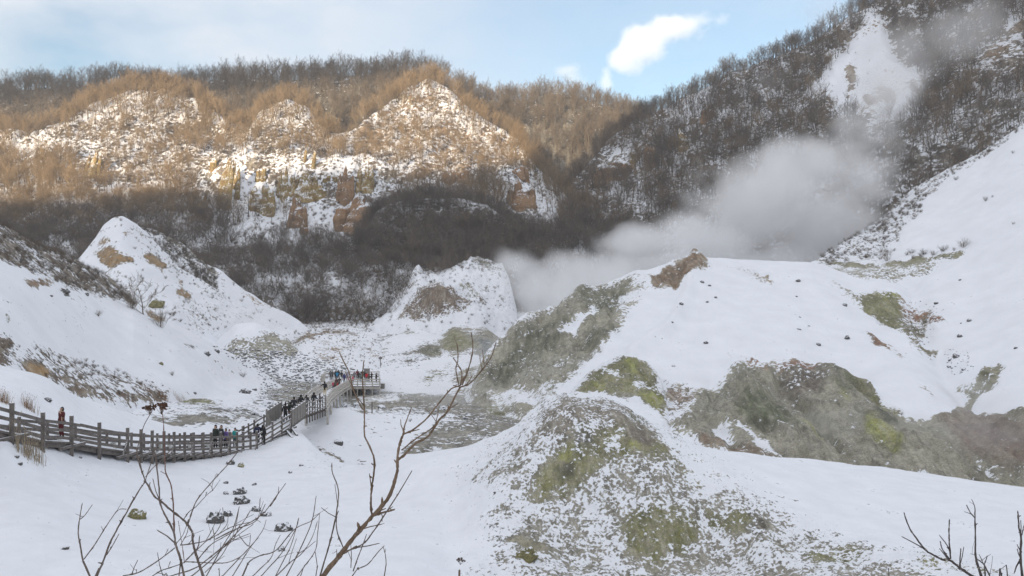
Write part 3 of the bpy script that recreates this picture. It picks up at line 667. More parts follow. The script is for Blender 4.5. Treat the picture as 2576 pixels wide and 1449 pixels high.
class MB:
    """collects shapes into one mesh"""
    def __init__(s): s.v, s.f, s.o = [], [], 0
    def add(s, v, f):
        s.v.append(np.asarray(v, float)); s.f.append(np.asarray(f, int).reshape(-1, 4) + s.o); s.o += len(v); return s
    def tube(s, pts, rad, sides=5):
        v, f, t = tube(pts, rad, sides); f = np.concatenate([f, t]) if t is not None else f
        return s.add(v, f)
    def box(s, c, half, ax=(1, 0, 0), up=(0, 0, 1)):
        x = Vector(ax).normalized(); z = Vector(up); y = z.cross(x).normalized(); z = x.cross(y).normalized()
        v = []
        for sx, sy, sz in ((-1,-1,-1),(1,-1,-1),(1,1,-1),(-1,1,-1),(-1,-1,1),(1,-1,1),(1,1,1),(-1,1,1)):
            v.append(tuple(Vector(c) + x * sx * half[0] + y * sy * half[1] + z * sz * half[2]))
        return s.add(v, [(0,3,2,1),(4,5,6,7),(0,1,5,4),(1,2,6,5),(2,3,7,6),(3,0,4,7)])
    def bar(s, a, b, w, h=None, up=(0, 0, 1)):
        a, b = Vector(a), Vector(b); d = b - a
        return s.box((a + b) / 2, (d.length / 2, w / 2, (h or w) / 2), d, up if abs(d.normalized().z) < .95 else (0, 1, 0))
    def build(s, name, mat, parent=None, smooth=False):
        v = np.concatenate(s.v); f = np.concatenate(s.f)
        me = bpy.data.meshes.new(name)
        me.from_pydata(v.tolist(), [], [tuple(dict.fromkeys(q)) for q in f.tolist()])
        if smooth: me.polygons.foreach_set("use_smooth", np.ones(len(me.polygons), bool))
        me.materials.append(mat)
        o = bpy.data.objects.new(name, me)
        return link(o, parent)

def bark_mat(name, col, col2, frost=0.0):
    m, nt, b = new_mat(name)
    geo = nd(nt, "ShaderNodeNewGeometry")
    inf = nd(nt, "ShaderNodeObjectInfo")
    tcd = nd(nt, "ShaderNodeTexCoord").outputs["Object"]
    n = noise(nt, 2.3, 4, .6, tcd)
    f = math_(nt, 'MULTIPLY_ADD', inf.outputs["Random"], 0.8, math_(nt, 'MULTIPLY', n, 0.4), clamp=True)
    c = mixcol(nt, f, col, col2)
    if frost:
        sp = nd(nt, "ShaderNodeSeparateXYZ"); nt.links.new(geo.outputs["Normal"], sp.inputs[0])
        n2 = noise(nt, 14, 3, .6, tcd)
        s_ = math_(nt, 'MULTIPLY_ADD', n2, 0.8, sp.outputs["Z"])
        c = mixcol(nt, maprange(nt, s_, 1.05, 1.2, 0, frost), c, SNOW)
    nt.links.new(c, b.inputs["Base Color"])
    b.inputs["Roughness"].default_value = 0.9
    return m
M_TRUNK = bark_mat("tree_bark", (0.10, 0.085, 0.07), (0.19, 0.16, 0.13), 0.6)
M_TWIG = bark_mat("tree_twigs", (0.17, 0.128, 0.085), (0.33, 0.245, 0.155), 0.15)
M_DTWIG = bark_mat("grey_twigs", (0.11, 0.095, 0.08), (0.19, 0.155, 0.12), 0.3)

def unit(v): return v / (np.linalg.norm(v) + 1e-9)
def make_tree(seed, h=10.0, spread=0.42, nl=9, low=0.28, n2=5, n3=6, lean=0.04, twig=0.016):
    r = np.random.default_rng(seed)
    T, C = MB(), MB()
    d = unit(np.array([r.normal(0, lean), r.normal(0, lean), 1.0]))
    n = 8; p = np.array([0, 0, -0.6]); pts = [p]; ht = h * 0.80
    for k in range(n):
        d = unit(d + np.array([r.normal(0, .07), r.normal(0, .07), .05])); p = p + d * (ht + .6) / n; pts.append(p)
    pts = np.array(pts); r0 = h * 0.017
    rad = np.linspace(r0, r0 * .22, n + 1); rad[0] *= 1.5; rad[1] *= 1.08
    T.tube(pts, rad, 6)
    def along(P, t):
        x = t * (len(P) - 1); k = min(int(x), len(P) - 2); return P[k] + (P[k + 1] - P[k]) * (x - k), unit(P[k + 1] - P[k])
    az = r.uniform(0, 6.28)
    for k in range(nl):
        t = low + (0.98 - low) * (k + r.uniform(0, .7)) / nl
        q, td = along(pts, t); az += 2.4 + r.normal(0, .4)
        out = np.array([math.cos(az), math.sin(az), 0])
        L = h * spread * (1.12 - .62 * t) * r.uniform(.75, 1.2)
        dd = unit(out * r.uniform(.75, 1.1) + np.array([0, 0, r.uniform(.45, .95)]))
        lp = [q]; 
        for s_ in range(5):
            dd = unit(dd + np.array([r.normal(0, .12), r.normal(0, .12), .10])); lp.append(lp[-1] + dd * L / 5)
        lp = np.array(lp); lr = r0 * (.46 - .2 * t)
        C.tube(lp, np.linspace(lr, lr * .25, 6), 4)
        for j in range(n2):
            u = .25 + .75 * (j + r.uniform(0, .9)) / n2; q2, d2 = along(lp, min(u, .99))
            b = unit(d2 * .8 + r.normal(0, .55, 3) + np.array([0, 0, .25])); L2 = L * .42 * r.uniform(.6, 1.2)
            bp = [q2]
            for s_ in range(3):
                b = unit(b + r.normal(0, .16, 3) + np.array([0, 0, .08])); bp.append(bp[-1] + b * L2 / 3)
            bp = np.array(bp); C.tube(bp, np.linspace(lr * .36, twig * .9, 4), 3)
            for i in range(n3):
                q3, d3 = along(bp, min(.2 + .8 * (i + r.uniform(0, .9)) / n3, .99))
                c = unit(d3 * .7 + r.normal(0, .6, 3) + np.array([0, 0, .2])); L3 = L2 * .5 * r.uniform(.6, 1.3)
                m_ = q3 + c * L3 * .5; e_ = m_ + unit(c + r.normal(0, .25, 3)) * L3 * .5
                C.tube(np.array([q3, m_, e_]), [twig, twig * .8, twig * .35], 3)
    return T, C
def make_bush(seed, h=1.6, n=26, twig=0.012, fork=4):
    r = np.random.default_rng(seed); B_ = MB()
    for k in range(n):
        a = r.uniform(0, 6.28); o = np.array([math.cos(a), math.sin(a), 0])
        d = unit(o * r.uniform(.1, .9) + np.array([0, 0, 1])); L = h * r.uniform(.6, 1.1)
        p = [o * r.uniform(0, .25) * h * .5 - np.array([0, 0, .2])]
        for s_ in range(4):
            d = unit(d + r.normal(0, .12, 3)); p.append(p[-1] + d * L / 4)
        p = np.array(p); B_.tube(p, np.linspace(twig * 1.5, twig * .5, 5), 3)
        for j in range(fork):
            i = r.integers(1, 4); c = unit(d + r.normal(0, .55, 3))
            B_.tube(np.array([p[i], p[i] + c * L * .18, p[i] + unit(c + r.normal(0, .2, 3)) * L * .36]), [twig * .8, twig * .7, twig * .3], 3)
    return B_

protos = bpy.data.collections.new("tree_kinds")        # never linked to the scene
dprotos = bpy.data.collections.new("grey_tree_kinds")
bprotos = bpy.data.collections.new("bush_kinds")
def raw_mesh(mbs, name, mats, smooth=False):
    vs, fs, mi, o = [], [], [], 0
    for k, m in enumerate(mbs):
        v = np.concatenate(m.v); f = np.concatenate(m.f); vs.append(v); fs.append(f + o); mi += [k] * len(f); o += len(v)
    me = bpy.data.meshes.new(name)
    me.from_pydata(np.concatenate(vs).tolist(), [], [tuple(dict.fromkeys(q)) for q in np.concatenate(fs).tolist()])
    me.polygons.foreach_set("material_index", np.array(mi, np.int32))
    for m in mats: me.materials.append(m)
    return me
KINDS = []
for k in range(9):
    T_, C_ = make_tree(100 + k, spread=(.34, .42, .5, .38, .46, .30, .44, .62, .7)[k], nl=(10, 11, 10, 12, 11, 12, 10, 14, 14)[k], low=(.3, .34, .25, .38, .3, .25, .42, .02, .04)[k], n3=7, lean=.04 if k < 7 else .2, twig=.016 if k < 7 else .026)
    light = k % 2 == 0
    tm = raw_mesh([T_], "trunk", [M_TRUNK]); cm_ = raw_mesh([C_], "crown", [M_TWIG]); cd_ = raw_mesh([C_], "crown", [M_DTWIG])
    KINDS.append((tm, cm_, cd_))
    for coll, mm in ((protos, M_TWIG), (dprotos, M_DTWIG)):
        o = bpy.data.objects.new("bare_tree_kind", raw_mesh([T_, C_], "bare_tree_kind", [M_TRUNK, mm])); coll.objects.link(o)
for k in range(4):
    o = bpy.data.objects.new("bush_kind", raw_mesh([make_bush(300 + k)], "bush_kind", [M_DTWIG])); bprotos.objects.link(o)

def scatter_group(name, coll):
    ng = bpy.data.node_groups.new(name, 'GeometryNodeTree')
    ng.interface.new_socket("Geometry", in_out='INPUT', socket_type='NodeSocketGeometry')
    ng.interface.new_socket("Geometry", in_out='OUTPUT', socket_type='NodeSocketGeometry')
    n = ng.nodes; gi = n.new("NodeGroupInput"); go = n.new("NodeGroupOutput")
    ip = n.new("GeometryNodeInstanceOnPoints"); ci = n.new("GeometryNodeCollectionInfo")
    ci.inputs["Collection"].default_value = coll; ci.inputs["Separate Children"].default_value = True; ci.inputs["Reset Children"].default_value = True
    ip.inputs["Pick Instance"].default_value = True
    ra = n.new("GeometryNodeInputNamedAttribute"); ra.data_type = 'FLOAT_VECTOR'; ra.inputs["Name"].default_value = "turn"
    sa = n.new("GeometryNodeInputNamedAttribute"); sa.data_type = 'FLOAT'; sa.inputs["Name"].default_value = "size"
    ka = n.new("GeometryNodeInputNamedAttribute"); ka.data_type = 'INT'; ka.inputs["Name"].default_value = "sort"
    lk = ng.links.new
    lk(gi.outputs[0], ip.inputs["Points"]); lk(ci.outputs[0], ip.inputs["Instance"]); lk(ra.outputs["Attribute"], ip.inputs["Rotation"])
    lk(sa.outputs["Attribute"], ip.inputs["Scale"]); lk(ka.outputs["Attribute"], ip.inputs["Instance Index"]); lk(ip.outputs[0], go.inputs[0])
    return ng
def scatter_object(name, pts, size, turn, sort, ng, label, cat):
    me = bpy.data.meshes.new(name); me.vertices.add(len(pts)); me.vertices.foreach_set("co", np.asarray(pts, np.float32).ravel())
    me.attributes.new("size", 'FLOAT', 'POINT').data.foreach_set("value", np.asarray(size, np.float32))
    me.attributes.new("turn", 'FLOAT_VECTOR', 'POINT').data.foreach_set("vector", np.asarray(turn, np.float32).ravel())
    me.attributes.new("sort", 'INT', 'POINT').data.foreach_set("value", np.asarray(sort, np.int32))
    o = link(bpy.data.objects.new(name, me))
    md = o.modifiers.new("scatter", 'NODES'); md.node_group = ng
    return tag(o, label, cat, kind="stuff")

def sprinkle(L, rules, default, hrange, seed, inside=(-260, 2840), jit=12):
    """rules: [(polygon, trees per m2, height factor)]; returns base points, heights, pixel positions"""
    r = np.random.default_rng(seed); v, f = L['v'], L['f']
    c = v[f].mean(1); px = L['px'][f].mean(1); py = L['py'][f].mean(1)
    e1, e2 = v[f[:, 2]] - v[f[:, 0]], v[f[:, 3]] - v[f[:, 1]]
    cr = np.cross(e1, e2); area = np.abs(cr[:, 2]) * .5 + .25 * np.linalg.norm(cr, axis=1) * .5
    rho = np.full(len(f), default); hf = np.ones(len(f))
    jx = px + jit * fbm(np.stack([px / 40, py / 40, 0 * px], -1), 4, 8); jy = py + jit * fbm(np.stack([px / 40, py / 40, 0 * px + 4], -1), 4, 8)
    for poly, d, h_ in rules:
        i = polydist(jx, jy, poly) > 0; rho[i] = d; hf[i] = h_
    rho *= np.clip(1 + 1.1 * fbm(c / 14.0, 3, seed), .15, 2.2)
    rho[(px < inside[0]) | (px > inside[1])] = 0
    n = r.poisson(rho * area); ii = np.repeat(np.arange(len(f)), n)
    a, b = r.random(len(ii))[:, None], r.random(len(ii))[:, None]
    q = v[f[ii]]; p = (q[:, 0] * (1 - a) + q[:, 1] * a) * (1 - b) + (q[:, 3] * (1 - a) + q[:, 2] * a) * b
    h = r.uniform(*hrange, len(ii)) * hf[ii]
    return p, h, px[ii], py[ii]

F1 = [(100,345),(180,325),(300,300),(420,305),(560,335),(600,400),(520,470),(250,470),(190,420),(60,375)]
F2 = [(640,348),(700,312),(780,350),(860,425),(860,460),(620,450)]
F3 = [(1090,222),(1140,245),(1250,352),(1330,428),(1290,470),(1200,470),(1000,430),(880,385),(850,350),(950,290)]
SCAR = [(2190,48),(2228,60),(2255,150),(2310,180),(2330,230),(2290,300),(2200,300),(2120,292),(2030,240),(2100,160)]
tr = []
tr.append((*sprinkle(A1, [], .045, (9, 16), 1), 0))
tr.append((*sprinkle(A2, [(F1, .10, .62), (F2, .11, .62), (F3, .10, .62), ([(480,385),(960,400),(1010,570),(900,590),(700,560),(500,530)], .020, .45),
                          ([(180,370),(250,370),(250,470),(190,470)], .002, .5), ([(20,385),(110,345),(150,375),(90,400)], .002, .5),
                          ([(550,570),(700,545),(900,585),(1010,575),(1040,640),(700,650),(620,645)], .028, .75),
                          ([(1220,430),(1300,430),(1360,470),(1400,600),(1310,590),(1280,520)], .012, .6),
                          ([(1000,430),(1200,440),(1200,480),(1000,480)], .03, .6),
                          ([(-700,480),(480,490),(560,590),(400,640),(-700,600)], .16, .55), ([(-700,600),(400,640),(560,600),(640,645),(700,650),(1040,640),(1060,800),(-700,800)], .13, .50), ([(640,600),(700,585),(800,590),(900,610),(880,660),(660,660)], .22, .5)], .115, (7, 12), 2, jit=42), 1))
tr.append((*sprinkle(A3, [], .26, (3.5, 6.5), 3), 2))
tr.append((*sprinkle(B, [(SCAR, .0005, .5), ([(1500,390),(1590,390),(1600,450),(1500,450)], .004, .6), ([(2480,130),(2576,50),(2576,200),(2450,230)], .004, .7),
                         ([(2150,300),(2400,320),(2576,220),(2576,340),(2380,420),(2200,440)], .06, .8), ([(1990,280),(2140,300),(2130,330),(1960,330)], .13, .8)], .086, (6.5, 11.5), 4, jit=24), 3))
tr.append((*sprinkle(C2, [([(280,540),(430,580),(540,665),(545,730),(500,740),(300,640)], .05, .5)], .003, (3, 5), 5), 4))
TP = np.concatenate([t[0] for t in tr]); TH = np.concatenate([t[1] for t in tr]); TX = np.concatenate([t[2] for t in tr]); TY = np.concatenate([t[3] for t in tr])
TL = np.concatenate([np.full(len(t[0]), t[4]) for t in tr])
tx = CX + TP[:, 0] / TP[:, 1] * F; ty = CY - TP[:, 2] / TP[:, 1] * F
size_px = TH / TP[:, 1] * F
# which bases can be seen
seen = np.zeros(len(TP), bool)
infr = (tx > -20) & (tx < W + 20) & (ty - size_px < 1449) & (ty > -40)
for i in np.nonzero(infr)[0]:
    topp = Vector((TP[i, 0], TP[i, 1], TP[i, 2] + TH[i] * .8)); L_ = topp.length
    p_, n_, k_, d_ = BVH.ray_cast(Vector((0, 0, 0)), topp / L_)
    seen[i] = p_ is None or d_ > L_ - 2
steamy = (tx > 1250) & (tx < 2150) & (ty > 560)
rank = np.where(seen & ~steamy, size_px, 0)
sky_ = np.zeros(len(TP), bool)
sky_[(TL == 0) & (TP[:, 1] > 488)] = True
order = np.argsort(-rank)
pick = order[:300]
chosen = np.zeros(len(TP), bool); chosen[pick] = True
REG = [  # (test, label, group)
    (lambda x, y, l: l == 0, "tall bare tree on the far left skyline ridge against the pale sky", "bare trees on the far skyline"),
    (lambda x, y, l: l == 4, "small grey bare tree in the scrub behind the pointed white mound", "bare trees behind the pointed mound"),
    (lambda x, y, l: l == 2, "dark bare tree on the wooded hump at the head of the valley", "bare trees on the wooded hump"),
    (lambda x, y, l: l == 3 and x > 2300, "bare tree in wisps of steam on the mountain at the right edge", "bare trees at the mountain's right edge"),
    (lambda x, y, l: l == 3 and y < 330 and x < 2130, "bare tree along the mountain's sloping skyline left of the white scar", "bare trees near the mountain skyline"),
    (lambda x, y, l: l == 3 and x < 1760, "bare tree on the mountain flank beside the ochre rock faces", "bare trees by the ochre rock faces"),
    (lambda x, y, l: l == 3, "bare tree on the snowy mountain slope above the big steam cloud", "bare trees above the steam cloud"),
    (lambda x, y, l: l == 1 and x < 560 and y > 460, "brown bare tree in the thick wood behind the pointed white mound", "bare trees of the left wood"),
    (lambda x, y, l: l == 1 and y > 530, "thin dark bare tree on snow at the foot of the rock pinnacles", "bare trees below the pinnacles"),
    (lambda x, y, l: l == 1 and x > 860, "bare tree on the sunlit triangular hill in the middle", "bare trees on the middle hill"),
    (lambda x, y, l: True, "golden brown bare tree on the rounded hilltops above the pinnacles", "bare trees on the rounded hilltops"),
]
thick = (TL == 2) | ((TL == 1) & (TY > 490) & ((TX < 560) | (TY > 600))) | (TL == 4)
SORT = np.where(thick & (RNG.random(len(TP)) < .6), RNG.integers(7, 9, len(TP)), RNG.integers(0, 7, len(TP)))
def grow(kind, dark, loc, h, rz, label, group):
    e = empty("bare_tree", loc, rz); e.scale = (h / 10,) * 3
    tag(e, label, "tree", group)
    link(bpy.data.objects.new("trunk", KINDS[kind][0]), e)
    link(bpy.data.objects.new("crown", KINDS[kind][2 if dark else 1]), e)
    return e
darkish = (TL == 2) | ((TL == 1) & (TY > 560 + RNG.normal(0, 25, len(TP)))) | ((TL == 3) & (RNG.random(len(TP)) < .85)) | (TL == 4) | ((TL == 0))  # far ridge trees all grey: the ridge's shade put into the twig colour
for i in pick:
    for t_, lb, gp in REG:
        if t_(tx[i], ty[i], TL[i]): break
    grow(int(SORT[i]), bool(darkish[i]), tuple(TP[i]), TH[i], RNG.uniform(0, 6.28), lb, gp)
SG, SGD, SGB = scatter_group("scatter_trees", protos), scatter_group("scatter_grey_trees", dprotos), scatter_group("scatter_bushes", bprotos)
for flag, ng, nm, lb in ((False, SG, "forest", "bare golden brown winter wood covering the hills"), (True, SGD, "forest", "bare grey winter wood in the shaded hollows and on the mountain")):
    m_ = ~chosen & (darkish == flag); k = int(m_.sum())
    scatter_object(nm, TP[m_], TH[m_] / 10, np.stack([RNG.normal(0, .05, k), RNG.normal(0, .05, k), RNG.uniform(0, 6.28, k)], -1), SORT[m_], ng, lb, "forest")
print("TREES", len(TP), "seen", int(seen.sum()))

# low scrub
sc = []
sc.append(sprinkle(A2, [(F1, .40, 1), (F2, .40, 1), (F3, .36, 1), ([(480,385),(960,400),(1010,570),(900,590),(700,560),(500,530)], .20, 1)], .14, (.5, 1.3), 21))
sc.append(sprinkle(B, [(SCAR, .01, .6)], .07, (.5, 1.3), 22))
sc.append(sprinkle(Dl, [([(-700,300),(0,545),(81,605),(183,648),(300,712),(350,768),(242,745),(135,702),(54,675),(0,650),(-700,420)], .55, .7), ([(-200,800),(0,830),(60,872),(200,905),(330,940),(430,975),(420,1012),(180,985),(30,930)], .5, .35)], .004, (.5, 1.2), 23))
sc.append(sprinkle(C2, [([(280,540),(430,580),(540,665),(545,730),(500,740),(300,640)], .5, 1.2)], .05, (.5, 1.1), 24))
sc.append(sprinkle(C1, [([(335,562),(460,676),(520,710),(560,740),(520,740),(440,690),(340,600)], .35, .8), ([(430,770),(560,760),(620,810),(520,840),(430,840)], .25, .7), ([(340,780),(440,790),(450,840),(360,820)], .5, .9)], .04, (.3, .8), 25))
sc.append(sprinkle(I, [([(2060,600),(2200,500),(2310,470),(2330,520),(2285,565),(2240,650),(2060,670)], .30, .9), ([(2300,470),(2380,425),(2480,372),(2580,300),(2580,325),(2480,392),(2390,445),(2330,500)], .25, .8), ([(2270,640),(2420,615),(2430,632),(2280,658)], .22, 1.2)], .003, (.5, 1.2), 26))
sc.append(sprinkle(E1, [([(1130,670),(1210,648),(1270,665),(1275,700),(1180,680)], .35, .8)], .05, (.4, .9), 27))
sc.append(sprinkle(FL, [([(700,790),(1000,780),(1300,810),(1300,835),(1000,830),(760,850)], .20, .9)], .004, (.3, .8), 28, inside=(-100, 1300)))
sc.append(sprinkle(E4, [], .25, (.15, .4), 29))
BP = np.concatenate([s_[0] for s_ in sc]); BH = np.concatenate([s_[1] for s_ in sc]); k = len(BP)
scatter_object("scrub", BP, BH / 1.3, np.stack([RNG.normal(0, .1, k), RNG.normal(0, .1, k), RNG.uniform(0, 6.28, k)], -1), RNG.integers(0, 4, k), SGB, "low leafless scrub dotted over the snowy slopes", "scrub")

# ------------------------------------------------------------------ rocks
def rock_mat(name, c1, c2, snow=0.45, scale=1.0, band=False, snow_amt=1.0):
    m, nt, b = new_mat(name)
    geo = nd(nt, "ShaderNodeNewGeometry"); pos = geo.outputs["Position"]
    sp = nd(nt, "ShaderNodeSeparateXYZ"); nt.links.new(geo.outputs["Normal"], sp.inputs[0])
    n = noise(nt, 1.3 * scale, 6, .6, pos); n2 = noise(nt, 6 * scale, 5, .6, pos)
    c = mixcol(nt, maprange(nt, n, .35, .65), c1, c2)
    c = scalecol(nt, c, maprange(nt, n2, .3, .7, .6, 1.3))
    if band:
        mpn = nd(nt, "ShaderNodeMapping"); mpn.inputs["Scale"].default_value = (.25, .25, 1.3); nt.links.new(pos, mpn.inputs["Vector"])
        c = scalecol(nt, c, maprange(nt, noise(nt, .7 * scale, 4, .6, mpn.outputs[0]), .35, .65, .65, 1.2))
    s_ = math_(nt, 'MULTIPLY_ADD', math_(nt, 'SUBTRACT', n2, .5), 1.3, sp.outputs["Z"])
    s_ = math_(nt, 'MULTIPLY_ADD', math_(nt, 'SUBTRACT', n, .5), .6, s_)
    nt.links.new(mixcol(nt, maprange(nt, s_, snow - .08, snow + .1, 0, snow_amt, True), c, SNOW), b.inputs["Base Color"])
    bp = nd(nt, "ShaderNodeBump", Strength=.7, Distance=.25 / scale); nt.links.new(n2, bp.inputs["Height"]); nt.links.new(bp.outputs[0], b.inputs["Normal"])
    b.inputs["Roughness"].default_value = .9
    return m
M_OCHRE = rock_mat("ochre_rock", (0.27, 0.18, 0.085), (0.40, 0.31, 0.13), .52, .35, True)
M_TANROCK = rock_mat("orange_tan_rock", (0.33, 0.20, 0.11), (0.28, 0.19, 0.12), .66, .35, True)
M_STONE = rock_mat("dark_stone", (0.075, 0.075, 0.077), (0.15, 0.14, 0.13), .60, 3.0)
M_YSTONE = rock_mat("yellow_stone", (0.15, 0.14, 0.08), (0.30, 0.27, 0.12), .80, 3.0)
M_CAPPED = rock_mat("snow_capped_stone", (0.08, 0.08, 0.08), (0.14, 0.135, 0.12), .12, 3.0)

def pinnacle(cx, top, bot, wpx, seed, mat, label, blunt=.35, back=.45, deep=.8):
    p, n = hit(cx, bot); d = p.y; h = (bot - top) / F * d; w = wpx / F * d
    r_ = np.random.default_rng(seed * 7 + 1)
    if wpx < 16: cols = [(0, 1, 1, 0)]
    else:
        K = 3 if wpx < 34 else (5 if wpx < 90 else 8)
        cols = [((k + .5) / K - .5, r_.uniform(.62, .95), 1.5 / K + .06, r_.uniform(-.12, .2)) for k in range(K)]
        j = int(r_.integers(0, K)); cols[j] = (cols[j][0] * .6, 1, cols[j][2] * 1.15, 0); cols.append((0, .60 + .25 * blunt, .86, .12))
    V, Fc, o_ = [], [], 0
    for ci, (ox, hf, wf, oy) in enumerate(cols):
        R, A = 34, 26; sd = seed + 31 * ci
        t = np.linspace(0, 1, R); an = np.linspace(0, 2 * np.pi, A, endpoint=False); hh, ww = h * hf, w * wf
        prof = (1 - t ** 1.5 * (1 - blunt)) * (1 - .97 * np.clip((t - .84) / .16, 0, 1) ** 1.6)
        z = -3 + (hh + 3) * t
        T, AN = np.meshgrid(t, an, indexing='ij'); Z = np.repeat(z[:, None], A, 1)
        u = np.stack([np.cos(AN) * 1.3 + sd, np.sin(AN) * 1.3, Z / (ww * 1.1 + 1)], -1).reshape(-1, 3)
        rn = (1 + .34 * fbm(u, 5, sd, .6) + .36 * fbm(u * np.array([2.3, 2.3, .35]), 3, sd + 9, ridged=True)).reshape(R, A)
        st = np.sin(Z * 1.7 + 2.6 * fbm(u * 2, 2, sd + 2).reshape(R, A)); rn = rn * (1 + min(.05, .16 / ww) * np.tanh(st * 3))
        rr = ww * .5 * prof[:, None] * rn
        lean = fbm(np.stack([t * 2, 0 * t + sd, 0 * t], -1), 2, sd) * ww * .22
        X = rr * np.cos(AN) + lean[:, None] + ox * w
        Yb = rr * np.sin(AN) * deep + (back * T * hh) + oy * w
        zz = Z + .09 * hh * fbm(u * 2.2, 4, sd + 4).reshape(R, A) * T
        idx = np.arange(R * A).reshape(R, A) + o_; j2 = np.roll(idx, -1, 1)
        V.append(np.stack([X, Yb, zz], -1).reshape(-1, 3)); Fc.append(np.stack([idx[:-1], j2[:-1], j2[1:], idx[1:]], -1).reshape(-1, 4)); o_ += R * A
    v = np.concatenate(V); f = np.concatenate(Fc)
    me = mesh_np("rock_pinnacle", v, f, [mat], smooth=False)
    o = link(bpy.data.objects.new("rock_pinnacle", me)); o.location = p
    return tag(o, label, "rock", "ochre rock pinnacles of the cliff")
for a in [
    (557, 380, 524, 30, 1, M_OCHRE, "tallest sunlit yellow rock pillar, far taller than its neighbours", .42),
    (533, 392, 432, 16, 2, M_OCHRE, "short yellow rock stub just left of the tallest pillar", .6),
    (584, 400, 474, 24, 3, M_OCHRE, "snow-streaked rock pillar just right of the tallest pillar", .3),
    (593, 452, 503, 14, 4, M_OCHRE, "slim lower pillar at the right foot of the tallest pillar", .4),
    (513, 472, 514, 9, 5, M_OCHRE, "thin low rock needle left of the tallest pillar's foot", .4),
    (655, 415, 456, 24, 6, M_OCHRE, "hooked rock head perched above a bulky snowy outcrop", .5),
    (653, 455, 528, 60, 7, M_OCHRE, "bulky squat outcrop with a snowy top below the hooked rock head", .55),
    (716, 414, 496, 44, 8, M_OCHRE, "broad pointed ochre rock with a narrow snowy tip", .18),
    (765, 370, 412, 8, 9, M_OCHRE, "thinnest lit needle high above the central cluster", .5),
    (786, 374, 428, 10, 10, M_OCHRE, "thin lit needle with a bushy top, right of the thinnest needle", .5),
    (762, 416, 494, 58, 11, M_OCHRE, "wide ochre cluster of fused pillars below the two needles", .35),
    (743, 486, 572, 48, 12, M_TANROCK, "lower ochre outcrop standing under the wide fused cluster", .3),
    (804, 455, 502, 24, 13, M_OCHRE, "small round pillar right of the wide fused cluster", .5),
    (865, 409, 512, 40, 14, M_TANROCK, "tall ochre tower at the left end of the big right cliff", .35),
    (919, 410, 484, 44, 15, M_OCHRE, "round-shouldered tower above the big right cliff", .35),
    (911, 480, 577, 128, 16, M_TANROCK, "massive orange-brown cliff block, the widest of the row", .6),
    (762, 565, 590, 20, 17, M_TANROCK, "small brown knob low on the snow beneath the cliff", .6),
    (821, 437, 458, 17, 18, M_OCHRE, "small ochre bump on snow, left of a pair", .7),
    (843, 439, 459, 16, 19, M_OCHRE, "small ochre bump on snow, right of a pair", .7),
    (222, 372, 447, 38, 20, M_OCHRE, "lone pale yellow rock horn far left of the main row", .35),
    (107, 364, 398, 26, 21, M_OCHRE, "small snowy rock knob at the far left of the hills", .5),
    (1312, 446, 524, 66, 22, M_TANROCK, "orange cliff block at the foot of the middle hill", .45),
    (1308, 412, 446, 40, 23, M_TANROCK, "dark snowy crag above the orange cliff block", .4),
    (1545, 398, 450, 80, 24, M_TANROCK, "wide orange rock face on the mountain's lower left flank", .6),
    (1640, 356, 422, 38, 25, M_TANROCK, "upright orange rock tower on the mountain flank", .5),
    (1600, 372, 410, 26, 26, M_OCHRE, "small olive rock tower between two orange faces", .4),
    (1785, 266, 300, 36, 27, M_TANROCK, "small tan rock wedge high on the mountain flank", .4),
    (1722, 318, 380, 28, 28, M_OCHRE, "snow-splashed crag below the tan wedge", .3),
    (1130, 425, 462, 36, 29, M_TANROCK, "brown crag at the base of the sunlit triangular hill", .4),
    (1165, 420, 460, 30, 30, M_TANROCK, "reddish crag right of the brown crag under the triangular hill", .35)]:
    pinnacle(*a[:7], blunt=a[7])

def boulder_mesh(seed, sub=3, flat=.7):
    bm = bmesh.new(); bmesh.ops.create_icosphere(bm, subdivisions=sub, radius=.5)
    v = np.array([q.co for q in bm.verts]); n = 1 + .38 * fbm(v * 1.7 + seed * 3.1, 3, seed) + .12 * fbm(v * 6, 2, seed)
    n *= 1 - .25 * np.clip(fbm(v * 2.6 - seed, 2, seed + 5, ridged=True), 0, 1)
    for q, k in zip(bm.verts, n): q.co *= k; q.co.z *= flat
    me = bpy.data.meshes.new("boulder"); bm.to_mesh(me); bm.free()
    return me
BM = {}
for mname, mm in (("d", M_STONE), ("y", M_YSTONE), ("c", M_CAPPED)):
    for k in range(5):
        me = boulder_mesh(40 + k); me.materials.append(mm); BM[mname, k] = me
_bk = 0
def boulder(px, py, wpx, kind, label, group=None, tall=1.15):
    global _bk
    p, n = hit(px, py); s = wpx / F * p.y
    o = bpy.data.objects.new("boulder", BM[kind, _bk % 5]); _bk += 1
    o.location = p + Vector((0, 0, s * .08)); o.scale = (s, s * .8, s * tall); o.rotation_euler = (RNG.uniform(-.2, .2), RNG.uniform(-.2, .2), RNG.uniform(0, 6.28))
    link(o); return tag(o, label, "rock", group)
NS = "stones on the foreground snow"
